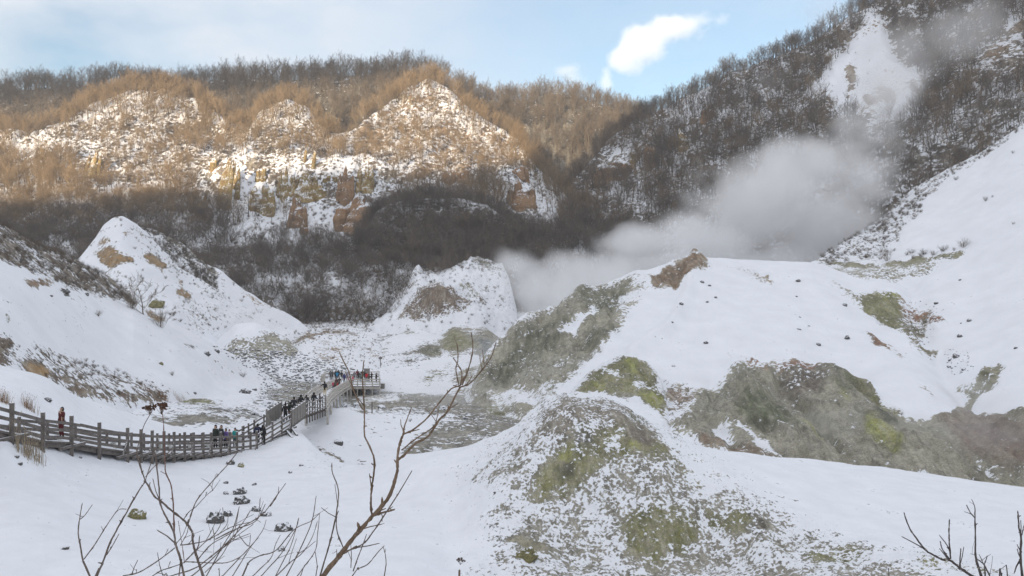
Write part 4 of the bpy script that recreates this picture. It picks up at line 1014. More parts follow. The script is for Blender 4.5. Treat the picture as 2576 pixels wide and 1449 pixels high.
for a in [(712,1336,50,'d',"large dark pointed boulder in the foreground snow behind twigs"),
          (540,1313,62,'d',"long blocky brown boulder under a thick snow cap"),
          (572,1298,36,'d',"dark stone leaning at the right end of the long blocky boulder"),
          (346,1303,56,'y',"flat yellowish slab lying alone on the left foreground snow"),
          (165,1381,22,'d',"lone small stone far down on the lower left snow"),
          (607,1266,46,'d',"long low dark stone above the blocky boulder"),
          (603,1242,36,'d',"ragged black stone highest in the foreground rock group"),
          (568,1243,18,'d',"small splintered stone left of the ragged black stone"),
          (645,1285,30,'d',"angular dark stone to the upper left of the pointed boulder"),
          (668,1298,34,'d',"half-buried stone just above the pointed boulder"),
          (606,1174,22,'y',"small yellow stone below the boardwalk bend"),
          (580,1168,28,'d',"snow-covered brown stone left of the yellow one below the boardwalk"),
          (568,1216,16,'d',"little dark stone between the boardwalk and the foreground rocks"),
          (42,1150,16,'d',"small dark stone under the straw clump at the left edge"),
          (50,1168,16,'d',"triangular dark stone below another at the left edge"),
          (202,1152,10,'d',"upright little stone on the snow below the boardwalk"),
          (708,1386,26,'d',"forked dark stone low in the foreground behind the twigs"),
          (640,1220,14,'d',"small flat stone right of the splintered stone"),
          (730,1190,13,'d',"small stone low on the snow left of the muddy gully"),
          (758,1172,14,'d',"dark stone beside the start of the muddy gully"),
          (1245,1240,9,'d',"tiny dark stone on the smooth snow left of the mossy mound"),
          (1325,1405,60,'y',"blocky tan rock with snow on top at the bottom of the mossy mound")]:
    boulder(*a, NS)
RS = "stones on the big right mound"
for cx, cy, w, lb in [(718,325,28,"dark boulder just right of the mound's brown peak"), (1262,318,32,"dark boulder high on the right shoulder of the white mound"),
          (1252,405,16,"small stone below the boulder on the right shoulder"), (600,448,28,"long dark stone below the brown peak on the left face"),
          (1537,642,42,"largest black boulder on the white slope left of the rust streak"), (1375,678,36,"flat broken stone left of the largest black boulder"),
          (1266,590,26,"snow-dusted stone in the middle of the white slope"), (1321,571,18,"stone right of the snow-dusted stone"),
          (795,411,20,"dark stone below a trail from the brown peak"), (747,437,20,"flat stone left of the trail from the brown peak"),
          (550,551,17,"round black stone on the ridge left of the smooth slope"), (740,668,30,"low flat stone in the hollow of the slope"),
          (2040,445,32,"dark boulder above the mossy gully on the right"), (2226,543,32,"smooth dark boulder on the far right slope"),
          (2174,632,34,"oval dark stone right of the mossy gully"), (2152,745,50,"biggest stone of the group in the gully mouth"),
          (2196,815,40,"snow-capped stone below the gully group"), (2115,800,34,"flat stone left of the snow-capped one in the gully"),
          (1524,456,34,"flaky stone beside the top of the mossy patch"), (2118,766,20,"small stone left of the biggest gully stone"),
          (2175,312,18,"small flat stone high on the right slope"), (2490,697,26,"flat stone near the right edge of the picture"),
          (760,344,22,"flat stone right below the boulder by the brown peak"), (1270,522,18,"small pale stone above the snow-dusted stone"), (556,798,24,"snow lump near the mossy spur's tip"),
          (2180,556,14,"small stone left of the smooth dark boulder")]:
    x, y = 1446.5 + cx * .4453, 566 + cy * .4453
    boulder(x, y, w * .4453, 'c' if 'snow' in lb else 'd', lb, RS)
VS = "stones on the valley floor"
for a in [(617,990,32,'d',"big dark boulder left of the steaming creek flats"), (640,982,16,'d',"dark stone touching the big boulder by the creek"),
          (676,1025,42,'c',"large snow-capped rock heap beside the boardwalk's far side"), (690,1036,26,'c',"snowy stone at the right foot of the rock heap"),
          (640,1042,20,'c',"snowy stone left of the rock heap by the boardwalk"), (660,1050,16,'d',"dark stone below the rock heap"),
          (960,1028,26,'c',"snow-capped boulder beside the dark stake in the mud"), (898,1024,26,'c',"snow-capped boulder left of the dark stake"),
          (866,1023,22,'c',"snow-capped stone near the footbridge's legs"), (848,1026,20,'c',"low snowy stone closest to the footbridge's legs"),
          (906,980,16,'c',"snowy stone under the platform's left half"), (924,981,20,'c',"snowy stone under the platform's right half"),
          (1115,1031,24,'c',"snow-capped stone among the twigs on the creek bank"), (1095,1034,12,'c',"small white stone left of another on the creek bank"),
          (980,988,12,'c',"small snowy stone right of the platform"), (1170,1055,14,'d',"dark stone on the far creek bank"), (852,1117,28,'d',"dark stone on the white hump above the gully"),
          (520,893,20,'d',"flat stone on the left snow slope"), (545,885,16,'d',"dark stone above the left snow slope's foot"), (490,990,12,'d',"small stone left of the big dark boulder"),
          (405,916,14,'y',"little brown stone alone on the left slope"), (128,745,10,'d',"small stone under the scrub line"), (165,735,22,'d',"dark outcrop stone on the white left slope"),
          (218,742,14,'d',"small stone right of the outcrop on the left slope"), (120,1008,22,'d',"dark stone on the snow hump behind the boardwalk"), (395,770,40,'y',"tan rock at the tip of the left slope"),
          (960,975,9,'d',"low stone beside the grey bin")]:
    boulder(*a, VS)
# loose rubble of the flats: nobody could count it
rb = MB(); bmr = [np.array([q.co for q in BM['d', k].vertices]) for k in range(5)]
small = bmesh.new(); bmesh.ops.create_icosphere(small, subdivisions=1, radius=.5)
sv = np.array([q.co for q in small.verts]); sf = np.array([[q.index for q in p_.verts] for p_ in small.faces]); small.free()
rv, rf, ro = [], [], 0
RUB = [([(530,870),(740,885),(830,905),(930,945),(880,985),(760,1010),(640,1010),(660,950)], 1100, (4, 13)), ([(460,1015),(690,1030),(650,1060),(440,1050)], 90, (3, 8)),
       ([(1000,1025),(1300,1050),(1290,1075),(1000,1040)], 120, (3, 8)), ([(1110,850),(960,900),(940,960),(1060,930)], 80, (3, 8)), ([(680,900),(700,940),(640,930)], 60, (4, 9)),
       (q6([(2080,700),(2240,700),(2260,830),(2120,850)]), 60, (3, 8)), (q6([(1880,400),(2100,480),(1990,720),(1880,640)]), 70, (3, 7)), ([(740,1115),(880,1175),(760,1190)], 30, (3, 6)),
       ([(1290,1075),(1700,1100),(2000,1300),(1300,1440),(1250,1300)], 260, (2, 6)), ([(1120,1120),(1300,1120),(1260,1440),(1080,1440)], 120, (2, 4)), (q6([(500,260),(1400,300),(1700,800),(500,800)]), 60, (1.5, 4)),
       ([(100,700),(620,900),(300,960),(0,820)], 50, (2, 5)), ([(0,1140),(700,1150),(600,1440),(0,1440)], 30, (2, 5))]
for poly, cnt, (a_, b_) in RUB:
    P = np.array(poly); k = 0
    while k < cnt:
        x, y = RNG.uniform(P[:, 0].min(), P[:, 0].max()), RNG.uniform(P[:, 1].min(), P[:, 1].max())
        if polydist(np.array([x]), np.array([y]), poly)[0] <= 0: continue
        k += 1; p, n = hit(x, y); s = RNG.uniform(a_, b_) ** 1.0 * RNG.uniform(.6, 1) / F * p.y
        q = sv * (1 + .5 * (RNG.random((len(sv), 1)) - .5)) * np.array([s, s * .8, s * RNG.uniform(.3, .6)]); an = RNG.uniform(0, 6.28)
        q = np.stack([q[:, 0] * math.cos(an) - q[:, 1] * math.sin(an), q[:, 0] * math.sin(an) + q[:, 1] * math.cos(an), q[:, 2]], -1)
        rv.append(q + np.array(p)); rf.append(sf + ro); ro += len(sv)
me = mesh_np("rubble", np.concatenate(rv), np.concatenate(rf), [M_STONE], smooth=False)
tag(link(bpy.data.objects.new("rubble", me)), "dark snow-dusted rubble strewn over the valley floor and mounds", "rubble", kind="stuff")

# ------------------------------------------------------------------ boardwalk, footbridge, platform
def wood_mat(name, c1, c2, snow=.72, amt=1.0):
    m, nt, b = new_mat(name)
    geo = nd(nt, "ShaderNodeNewGeometry"); sp = nd(nt, "ShaderNodeSeparateXYZ"); nt.links.new(geo.outputs["Normal"], sp.inputs[0])
    pos = geo.outputs["Position"]; n = noise(nt, 3, 5, .6, pos); n2 = noise(nt, 16, 4, .6, pos)
    c = mixcol(nt, maprange(nt, n, .35, .65), c1, c2); c = scalecol(nt, c, maprange(nt, n2, .3, .7, .7, 1.25))
    s_ = math_(nt, 'MULTIPLY_ADD', math_(nt, 'SUBTRACT', n2, .5), .9, sp.outputs["Z"])
    nt.links.new(mixcol(nt, maprange(nt, s_, snow - .1, snow + .1, 0, amt, True), c, SNOW), b.inputs["Base Color"])
    b.inputs["Roughness"].default_value = .85
    return m
M_WOOD = wood_mat("weathered_timber", (0.115, 0.10, 0.09), (0.19, 0.17, 0.155))
M_GREYWOOD = wood_mat("grey_timber_screen", (0.20, 0.19, 0.175), (0.27, 0.25, 0.23))
M_PALE = wood_mat("frosted_pale_timber", (0.42, 0.39, 0.35), (0.56, 0.53, 0.48), .6)
M_DECK = wood_mat("snow_covered_planks", (0.10, 0.088, 0.08), (0.16, 0.14, 0.125), .35)
EDGE = [(-420,1010,29),(-160,1045,33),(30,1089,37),(108,1108,39.5),(180,1112,42),(250,1125,44.5),(321,1135,47),(383,1138,50),(438,1139,52.5),(487,1138,55),(532,1136,57),(578,1133,59.5),(612,1131,61.5),(646,1128,63),(664,1115,64.5),(680,1106,66),(706,1089,68),(732,1072,70),(750,1058,72),(768,1045,74),(795,1035,78),(821,1026,82)]
NE = [at(*e) for e in EDGE]
def perp(pts):
    o = []
    for i in range(len(pts)):
        a, b = pts[max(i - 1, 0)], pts[min(i + 1, len(pts) - 1)]
        t = Vector((b.x - a.x, b.y - a.y, 0)).normalized(); n = Vector((-t.y, t.x, 0))
        if n.y < 0: n = -n
        o.append(n)
    return o
PN = perp(NE); WID = 2.0
FE = [p + n * WID for p, n in zip(NE, PN)]
bw = tag(empty("boardwalk", NE[6]), "dark timber boardwalk with post and rail fence crossing the snow at left", "boardwalk")
bwi = Matrix.Translation(-NE[6])
class PB(MB):                                        # shapes given in world space, stored relative to the thing
    def __init__(s, org): super().__init__(); s.org = np.array(org)
    def build(s, name, mat, parent=None, smooth=False):
        s.v = [v - s.org for v in s.v]; return super().build(name, mat, parent, smooth)
O = NE[6]
up = Vector((0, 0, 1))
def strip(mb, A, B, th):
    for i in range(len(A) - 1):
        v = [A[i], A[i + 1], B[i + 1], B[i]]; v = v + [p - up * th for p in v]
        mb.add([tuple(p) for p in v], [(0, 3, 2, 1), (4, 5, 6, 7), (0, 1, 5, 4), (3, 7, 6, 2), (0, 4, 7, 3), (1, 2, 6, 5)])
mb = PB(O); strip(mb, NE, FE, .10); mb.build("deck", M_DECK, bw)
mb = PB(O)
strip(mb, [p - up * .104 + n * .12 for p, n in zip(NE, PN)], [p - up * .104 + n * .26 for p, n in zip(NE, PN)], .22)
strip(mb, [p - up * .104 - n * .26 for p, n in zip(FE, PN)], [p - up * .104 - n * .12 for p, n in zip(FE, PN)], .22)
mb.build("joist", M_WOOD, bw)
POSTPX = [-330,-240,-150,-60,30,108,180,250,321,354,383,412,438,464,487,511,532,555,578,596,612,630,646]
def along_px(P, px):
    xs = [CX + p.x / p.y * F for p in P]
    for i in range(len(P) - 1):
        if xs[i] <= px <= xs[i + 1]:
            return P[i].lerp(P[i + 1], (px - xs[i]) / (xs[i + 1] - xs[i]))
    return P[0] if px < xs[0] else P[-1]
def along_d(P, d):
    for i in range(len(P) - 1):
        if P[i].y <= d <= P[i + 1].y: return P[i].lerp(P[i + 1], (d - P[i].y) / (P[i + 1].y - P[i].y))
    return P[0] if d < P[0].y else P[-1]
posts_near = [along_px(NE, x) for x in POSTPX] + [along_d(NE, d) for d in (64.6, 66.4, 68.2, 70)]
for i, p in enumerate(posts_near):
    g = ground_z(p.x, p.y - .1); lo = min(g - .3, p.z - .5); lo = max(lo, p.z - 3.5)
    m = PB(O); m.box((p.x, p.y, (lo + p.z + 1.38) / 2), (.085, .085, (p.z + 1.38 - lo) / 2), (1, .3, 0)); m.build("post", M_WOOD, bw)
    if 7 <= i <= 26 and i % 2 == 0:
        q = p + Vector((.1, -.75, 0)); m = PB(O); m.bar(p + up * .75, q - up * .12, .09); m.build("brace", M_WOOD, bw)
    if i % 2 == 0 or i > 7:
        m = PB(O); m.bar(p + Vector((-.2, -.85, -.22)), p + Vector((.2, .9, -.22)), .16, .14); m.build("cross_beam", M_WOOD, bw)
far_posts = [along_px(FE, x) for x in (-300,-200,-110,-40,47,118,189,268,300,330,362,395,425,452,480,508,530,552,575,596,610,625,640)] + [along_d(FE, d) for d in (65.5, 67.5, 69.3)]
for p in far_posts:
    m = PB(O); m.box((p.x, p.y, p.z + .4), (.07, .07, .85), (1, .3, 0)); m.build("post", M_WOOD, bw)
def rails(P, hs, w, h, d0, d1, off, name="rail", mat=M_WOOD, org=O, par=bw):
    Q = [along_d(P, d) for d in np.linspace(d0, d1, max(3, int((d1 - d0) / 1.6)))]
    for z in hs:
        m = PB(org)
        for a, b in zip(Q[:-1], Q[1:]):
            j = Vector((0, 0, RNG.normal(0, .012))); m.bar(a + up * z + off + j, b + up * z + off + j, w, h)
        m.build(name, mat, par)
front = Vector((0, -.12, 0))
rails(NE, (1.02, .62, .22), .07, .15, 29.3, 70, front)
rails(FE, (1.02, .62, .22), .07, .15, 30.5, 69.5, Vector((0, .11, 0)))
# solid screens and the last wavy stretch
def panel(P, d0, d1, h, name):
    a, b = along_d(P, d0), along_d(P, d1); m = PB(O); m.bar(a + up * (h / 2 + .05), b + up * (h / 2 + .05), .06, h)
    n_ = 5
    for k in range(n_ + 1):
        q = a.lerp(b, k / n_); m.bar(q - up * .2, q + up * (h + .28), .13)
    m.bar(a + up * (h + .08), b + up * (h + .08), .16, .09)
    return m.build(name, M_GREYWOOD, bw)
panel(NE, 70.2, 74, 1.25, "screen_panel"); panel(FE, 69.8, 73.4, 1.3, "screen_panel")
for d in np.linspace(74.6, 81.5, 8):
    p = along_d(NE, d); m = PB(O); m.bar(p - up * .8, p + up * 1.3, .11); m.build("post", M_WOOD, bw)
    p = along_d(FE, d); m = PB(O); m.bar(p - up * .4, p + up * 1.25, .1); m.build("post", M_WOOD, bw)
for z in (1.05, .62, .2):
    m = PB(O); Q = [along_d(NE, d) + up * (z + .07 * math.sin(d * 2.1)) + front for d in np.linspace(74, 81.9, 17)]
    m.tube(np.array([tuple(q) for q in Q]), np.full(17, .06), 6); m.build("rail", M_GREYWOOD, bw)
rails(FE, (1.0, .55), .07, .12, 73.6, 81.8, Vector((0, .1, 0)))
for px_ in (731, 741):
    p = along_d(NE, 69.2 + (px_ - 731) * .1); g = ground_z(p.x, p.y - 2)
    m = PB(O); m.bar(p - up * .2, Vector((p.x + .9, p.y - 1.6, g)), .16); m.build("prop", M_WOOD, bw)
    m = PB(O); m.bar(p + Vector((-.4, 0, -.1)), Vector((p.x - .4, p.y, g - .6)), .3); m.build("pile", M_WOOD, bw)

BE = [at(821,1026,82), at(834,1006,90), at(850,993,103), at(867,981,118), at(884,971,135)]
BF = [p + Vector((-2.4, .9, .05)) for p in BE]
BO = BE[2]
fb = tag(empty("footbridge", BO), "pale frosted footbridge with picket sides leading up to the viewing platform", "footbridge")
m = PB(BO); strip(m, BE, BF, .14); m.build("deck", M_DECK, fb)
for P, nn in ((BE, 27), (BF, 24)):
    for d in np.linspace(82.4, 134.5, nn):
        p = along_d(P, d); m = PB(BO); m.box((p.x, p.y, p.z + .52), (.075, .05, .68), (1, 0, 0)); m.build("picket", M_PALE, fb)
    for z in (1.0, .55, .1):
        m = PB(BO)
        for a, b in zip(P[:-1], P[1:]): m.bar(a + up * z, b + up * z, .08, .16)
        m.build("rail", M_PALE, fb)
m = PB(BO)
for P in (BE, BF):
    for a, b in zip(P[:-1], P[1:]): m.bar(a - up * .24, b - up * .24, .14, .2)
m.build("girder", M_PALE, fb)
for P in (BE, BF):
    for d in (83, 88, 94, 100, 107, 115, 124, 133):
        p = along_d(P, d); g = ground_z(p.x, p.y); m = PB(BO); m.bar(p - up * .3, Vector((p.x + .1, p.y, min(g, p.z - .6) - .3)), .2); m.build("leg", M_PALE, fb)
PZ = -16.5
PC = [Vector((-27.2, 135, PZ)), Vector((-22.2, 135, PZ)), Vector((-24.3, 147, PZ)), Vector((-34.2, 147, PZ)), Vector((-33.2, 139, PZ))]
pf = tag(empty("viewing_platform", PC[0]), "pale railed viewing platform crowded with visitors above the mud", "platform")
m = PB(PC[0]); v = [tuple(p) for p in PC] + [tuple(p - up * .2) for p in PC]
m.add(v, [(0, 1, 2, 2), (0, 2, 3, 3), (0, 3, 4, 4), (5, 7, 6, 6), (5, 8, 7, 7), (5, 9, 8, 8), (0, 5, 6, 1), (1, 6, 7, 2), (2, 7, 8, 3), (3, 8, 9, 4), (4, 9, 5, 0)]); m.build("deck", M_DECK, pf)
for a, b, k in ((PC[0], PC[1], 4), (PC[1], PC[2], 5), (PC[2], PC[3], 5), (PC[3], PC[4], 4)):
    for i in range(k):
        p = a.lerp(b, i / k); g = ground_z(p.x, p.y)
        m = PB(PC[0]); m.bar(Vector((p.x, p.y, min(g, PZ - .5) - .2)), p + up * 1.3, .17); m.build("post", M_PALE, pf)
    for z in (1.15, .75, .33):
        m = PB(PC[0]); m.bar(a + up * z, b + up * z, .08, .17); m.build("rail", M_PALE, pf)
m = PB(PC[0]); m.bar(PC[0] + Vector((0, -.05, -.32)), PC[1] + Vector((0, -.05, -.32)), .12, .3); m.build("girder", M_PALE, pf)
m = PB(PC[0]); m.box((-33.0, 140.5, PZ + .55), (.27, .3, .95)); m.build("gate_pillar", M_PALE, pf)

# small furniture
def simple_thing(name, loc, label, cat, parts, group=None):
    e = tag(empty(name, loc), label, cat, group)
    for nm, mat, fn in parts:
        m = MB(); fn(m); m.build(nm, mat, e)
    return e
bp_ = at(923, 948, 146.3)
simple_thing("information_board", (bp_.x, 146.3, PZ), "grey information board standing behind the crowd on the platform", "sign board",
             [("panel", M_GREYWOOD, lambda m: m.box((0, 0, 1.35), (.53, .05, .42))), ("post", M_WOOD, lambda m: m.box((-.45, .08, .85), (.06, .06, .95))), ("post", M_WOOD, lambda m: m.box((.45, .08, .85), (.06, .06, .95))),
              ("cap", M_WOOD, lambda m: m.box((0, .02, 1.83), (.6, .12, .04)))])
p, n = hit(957, 922)
simple_thing("sign_post", p, "small dark sign on a stake in the snow behind the platform", "sign", [("stake", M_WOOD, lambda m: m.box((0, 0, .9), (.07, .07, 1.2))), ("board", M_WOOD, lambda m: m.box((0, -.1, 1.75), (.36, .05, .2)))])
p, n = hit(936, 1040)
simple_thing("marker_stake", p, "thin dark stake standing in the grey mud below the platform", "stake", [("shaft", M_WOOD, lambda m: m.box((0, 0, .55), (.06, .06, .85))), ("snow_cap", M_PALE, lambda m: m.box((0, 0, 1.42), (.065, .065, .03)))])
p, n = hit(963, 977)
simple_thing("waste_bin", p, "grey box bin standing right of the platform", "bin", [("box", M_GREYWOOD, lambda m: m.box((0, 0, .38), (.32, .28, .44))), ("lid", M_PALE, lambda m: m.box((0, 0, .86), (.36, .32, .045)))])
def lantern_white():
    m, nt, b = new_mat("lantern_paper"); b.inputs["Base Color"].default_value = (.55, .55, .52, 1); return m
M_LAN = lantern_white()
for px_, lb in ((148, "white box lantern beside the maroon-coated person's legs"), (287, "leftmost white box lantern on the empty stretch of boardwalk"), (404, "white box lantern behind the dried flower head's stem"), (428, "white box lantern right of the dried flower stem"),
                (477, "white box lantern in the middle of the boardwalk's low bend"), (523, "white box lantern left of the group of five"), (567, "white box lantern at the feet of the child in purple"), (604, "white box lantern right of the child in teal")):
    p = along_px(FE, px_) + Vector((0, -.12, .18))
    simple_thing("lantern", p, lb, "lantern", [("shade", M_LAN, lambda m: m.box((0, 0, .2), (.11, .11, .17))), ("frame", M_WOOD, lambda m: (m.box((0, 0, .39), (.125, .125, .02)), m.box((0, 0, .02), (.125, .125, .02))))], "box lanterns along the boardwalk")

# ------------------------------------------------------------------ people
def flat_mat(name, col, rough=.8, var=.25):
    m, nt, b = new_mat(name)
    n = noise(nt, 9, 4, .6, nd(nt, "ShaderNodeTexCoord").outputs["Object"])
    nt.links.new(scalecol(nt, col, maprange(nt, n, .3, .7, 1 - var, 1 + var)), b.inputs["Base Color"])
    b.inputs["Roughness"].default_value = rough
    return m
M_SKIN = flat_mat("skin", (.50, .32, .23), .6, .1)
M_HAIR = flat_mat("black_hair", (.014, .011, .010), .5)
M_BOOT = flat_mat("dark_boots", (.03, .026, .024), .6)
_cm = {}
def cloth(c):
    if c not in _cm: _cm[c] = flat_mat("cloth_%s" % len(_cm), c)
    return _cm[c]
def skin_mesh(name, chains, sub=1):
    """chains: list of [(point, radius), ...]; a chain starting at an existing point joins it"""
    bm = bmesh.new(); lay = bm.verts.layers.skin.verify(); seen = {}
    def vert(p, r):
        k = tuple(round(c, 4) for c in p)
        if k not in seen:
            v = bm.verts.new(p); v[lay].radius = (r, r); v[lay].use_root = len(seen) == 0; seen[k] = v
        return seen[k]
    for ch in chains:
        pv = None
        for p, r in ch:
            v = vert(p, r)
            if pv is not None and v is not pv and not bm.edges.get((pv, v)): bm.edges.new((pv, v))
            pv = v
    me = bpy.data.meshes.new(name); bm.to_mesh(me); bm.free()
    o = bpy.data.objects.new(name, me); COL.objects.link(o)
    o.modifiers.new("skin", 'SKIN').use_smooth_shade = True
    if sub: 
        sm = o.modifiers.new("sub", 'SUBSURF'); sm.levels = sub; sm.render_levels = sub
    dg = bpy.context.evaluated_depsgraph_get(); dg.update()
    res = bpy.data.meshes.new_from_object(o.evaluated_get(dg)); res.name = name
    bpy.data.objects.remove(o); bpy.data.meshes.remove(me)
    return res
def figure(pose):
    """a 1.70 m figure facing -Y: returns meshes of body, coat, trousers, boots, hair, hat"""
    V = lambda x, y, z: (x, y, z)
    lean = {'bend': .35, 'walk': .06}.get(pose, 0.0)
    def L(x, y, z):                                   # lean the upper body forward about the hips
        k = max(0, z - .92); return (x, y - lean * k * 1.1, z - lean * .35 * k)
    pel, sp1, ch, nk, jaw, sk, tp = L(0, 0, .93), L(0, 0, 1.14), L(0, 0, 1.33), L(0, .01, 1.47), L(0, -.02, 1.545), L(0, 0, 1.615), L(0, .005, 1.675)
    arms = {}
    for s in (-1, 1):
        sh = L(s * .17, 0, 1.39)
        if pose == 'hold': el, wr = L(s * .25, -.05, 1.14), L(s * .10, -.28, 1.28)
        elif pose == 'rail': el, wr = L(s * .27, -.08, 1.16), L(s * .20, -.34, 1.08)
        elif pose == 'face' and s > 0: el, wr = L(s * .30, -.08, 1.20), L(s * .16, -.15, 1.42)
        elif pose == 'walk': el, wr = L(s * .25, s * .10, 1.13), L(s * .25, s * .17 - .1, .90)
        elif pose == 'point' and s > 0: el, wr = L(.40, -.10, 1.25), L(.60, -.2, 1.12)
        else: el, wr = L(s * .25, .02, 1.12), L(s * .26, -.07, .88)
        arms[s] = (sh, el, wr)
    legs = {}
    st = .16 if pose == 'walk' else .02
    for s in (-1, 1):
        legs[s] = (V(s * .085, 0, .86), V(s * .10, -.03 + s * st * .5, .48), V(s * .10, .02 + s * st, .085), V(s * .11, -.12 + s * st, .03))
    body = [[(pel, .13), (sp1, .125), (ch, .135), (nk, .058), (jaw, .068), (sk, .088), (tp, .07)], [(jaw, .068), (L(0, -.10, 1.585), .016)]]
    for s in (-1, 1):
        sh, el, wr = arms[s]
        d = np.array(wr) - np.array(el); d /= np.linalg.norm(d)
        palm = tuple(np.array(wr) + d * .07)
        body.append([(ch, .135), (sh, .058), (el, .042), (wr, .028), (palm, .030)])
        side = np.cross(d, [0, 1, 0]) if abs(d[1]) < .8 else np.array([1.0, 0, 0]); side /= np.linalg.norm(side)
        for k in range(4):
            o_ = side * (k - 1.5) * .019; ln = (.060, .072, .068, .052)[k]
            a_ = np.array(palm) + o_ + d * .02; curl = np.array([0, -.012, -.006])
            body.append([(palm, .030), (tuple(a_), .010), (tuple(a_ + d * ln * .6), .009), (tuple(a_ + d * ln + curl), .007)])
        t0 = np.array(wr) + d * .03 - side * .028
        body.append([(palm, .030), (tuple(t0), .011), (tuple(t0 + d * .035 - side * .012), .009)])
        h, k_, an, to = legs[s]
        body.append([(pel, .13), (h, .085), (k_, .055), (an, .040), (to, .035)])
        body.append([(sk, .088), (L(s * .098, .005, 1.60), .016)])
    coat = [[(L(0, 0, .70), .19), (L(0, 0, .86), .185), (L(0, 0, 1.05), .165), (L(0, 0, 1.22), .17), (L(0, .005, 1.36), .155), (L(0, .012, 1.455), .085)]]
    for s in (-1, 1):
        sh, el, wr = arms[s]
        coat.append([(L(0, .005, 1.36), .155), (sh, .088), (el, .068), (tuple(np.array(el) * .12 + np.array(wr) * .88), .052)])
    trou = [[(V(0, 0, .90), .14)] + []]
    trou = [[(V(0, 0, .90), .14), (legs[s][0], .098), (legs[s][1], .075), (tuple(np.array(legs[s][1]) * .08 + np.array(legs[s][2]) * .92), .062)] for s in (-1, 1)]
    boot = [[(tuple(np.array(legs[s][1]) * .3 + np.array(legs[s][2]) * .7), .064), (legs[s][2], .062), (legs[s][3], .05)] for s in (-1, 1)]
    hair = [[(L(0, .045, 1.46), .085), (L(0, .045, 1.57), .104), (L(0, .028, 1.655), .104), (L(0, -.015, 1.70), .080)]]
    hat = [[(L(0, .012, 1.645), .106), (L(0, .012, 1.70), .095), (L(0, .012, 1.765), .045)]]
    hood = [[(L(0, .05, 1.45), .12), (L(0, .045, 1.56), .125), (L(0, .03, 1.66), .115), (L(0, -.01, 1.71), .075)]]
    eyes = []
    r = dict(body=skin_mesh("person", body), coat=skin_mesh("coat", coat), trousers=skin_mesh("trousers", trou),
             hair=skin_mesh("hair", hair), hat=skin_mesh("hat", hat), hood=skin_mesh("hood", hood))
    bo = [skin_mesh("boot", [b]) for b in boot]
    r['boots'] = bo
    for me in (r['body'], r['coat'], r['trousers'], r['hair'], r['hat'], r['hood'], *bo):
        me.materials.clear(); me.materials.append(M_SKIN)
    mb_ = MB()
    for s in (-1, 1):
        c = np.array(L(s * .034, -.086, 1.625)); bm = bmesh.new(); bmesh.ops.create_icosphere(bm, subdivisions=1, radius=.011)
        mb_.add([tuple(np.array(q.co) + c) for q in bm.verts], [tuple(q.index for q in f_.verts) + (f_.verts[2].index,) for f_ in bm.faces]); bm.free()
    mb_.add([L(-.025, -.094, 1.558), L(.025, -.094, 1.558), L(.02, -.097, 1.55), L(-.02, -.097, 1.55)], [(0, 1, 2, 3)])
    v = np.concatenate(mb_.v); f = np.concatenate(mb_.f); me = bpy.data.meshes.new("face")
    me.from_pydata(v.tolist(), [], [tuple(dict.fromkeys(q)) for q in f.tolist()]); me.materials.append(M_HAIR); r['face'] = me
    return r
FIG = {p: figure(p) for p in ('stand', 'hold', 'rail', 'walk', 'face', 'bend', 'point')}
def put(mesh, name, mat, parent):
    o = bpy.data.objects.new(name, mesh); link(o, parent)
    o.material_slots[0].link = 'OBJECT'; o.material_slots[0].material = mat
    return o
def person(loc, rz, h, pose, coat, trousers, label, head='hair', headcol=None, extra=None):
    f = FIG[pose]; o = bpy.data.objects.new("person", f['body']); link(o)
    o.location = loc; o.rotation_euler = (0, 0, rz); o.scale = (h / 1.72,) * 3
    tag(o, label, "person")
    put(f['coat'], "coat", cloth(coat), o); put(f['trousers'], "trousers", cloth(trousers), o)
    for b in f['boots']: put(b, "boot", M_BOOT, o)
    if head in ('hair', 'hat'): put(f['hair'], "hair", M_HAIR, o)
    if head == 'hat': put(f['hat'], "hat", cloth(headcol), o)
    if head == 'hood': put(f['hood'], "hood", cloth(headcol or coat), o)
    put(f['face'], "face", M_HAIR, o)
    return o
R_ = math.radians
def on_deck(px, off=1.0):
    p = along_px(NE, px); 
    q = p + Vector((0, off, 0)); return Vector(((px - CX) / F * q.y, q.y, p.z + .01))
def on_bridge(px, k=.5):
    for i in range(len(BE) - 1):
        xs = [CX + (BE[i].lerp(BF[i], k)).x / (BE[i].lerp(BF[i], k)).y * F, CX + (BE[i + 1].lerp(BF[i + 1], k)).x / (BE[i + 1].lerp(BF[i + 1], k)).y * F]
        if xs[0] <= px <= xs[1]:
            a, b = BE[i].lerp(BF[i], k), BE[i + 1].lerp(BF[i + 1], k); return a.lerp(b, (px - xs[0]) / (xs[1] - xs[0]))
    return BE[0].lerp(BF[0], k)
BLK = (.022, .021, .023); NAVY = (.02, .026, .06); CHAR = (.045, .045, .048); GRN = (.03, .035, .028)
person(on_deck(155, .9), R_(-35), 1.63, 'face', (.095, .022, .020), (.10, .020, .022), "person in a long maroon coat alone on the boardwalk, hand raised to the face", 'hair')
person(on_deck(542, 1.0), R_(-25), 1.70, 'stand', GRN, BLK, "adult in a dark green-black parka at the left of the group of five", 'hat', BLK)
person(on_deck(556, 1.35), R_(-30), 1.64, 'stand', CHAR, NAVY, "dark-haired person in charcoal standing between the green parka and the purple coat")
person(on_deck(568, .95), R_(-30), 1.45, 'stand', (.19, .13, .36), BLK, "child in a purple jacket with a dark hat in the group of five", 'hat', BLK)
person(on_deck(577, 1.2), R_(20), 1.32, 'stand', (.45, .30, .24), (.09, .06, .05), "small person in a pinkish beige jacket between purple and teal", 'hat', (.10, .05, .045))
person(on_deck(591, 1.1), R_(-20), 1.46, 'stand', (.03, .30, .29), CHAR, "child in a bright teal jacket at the right of the group of five", 'hat', BLK)
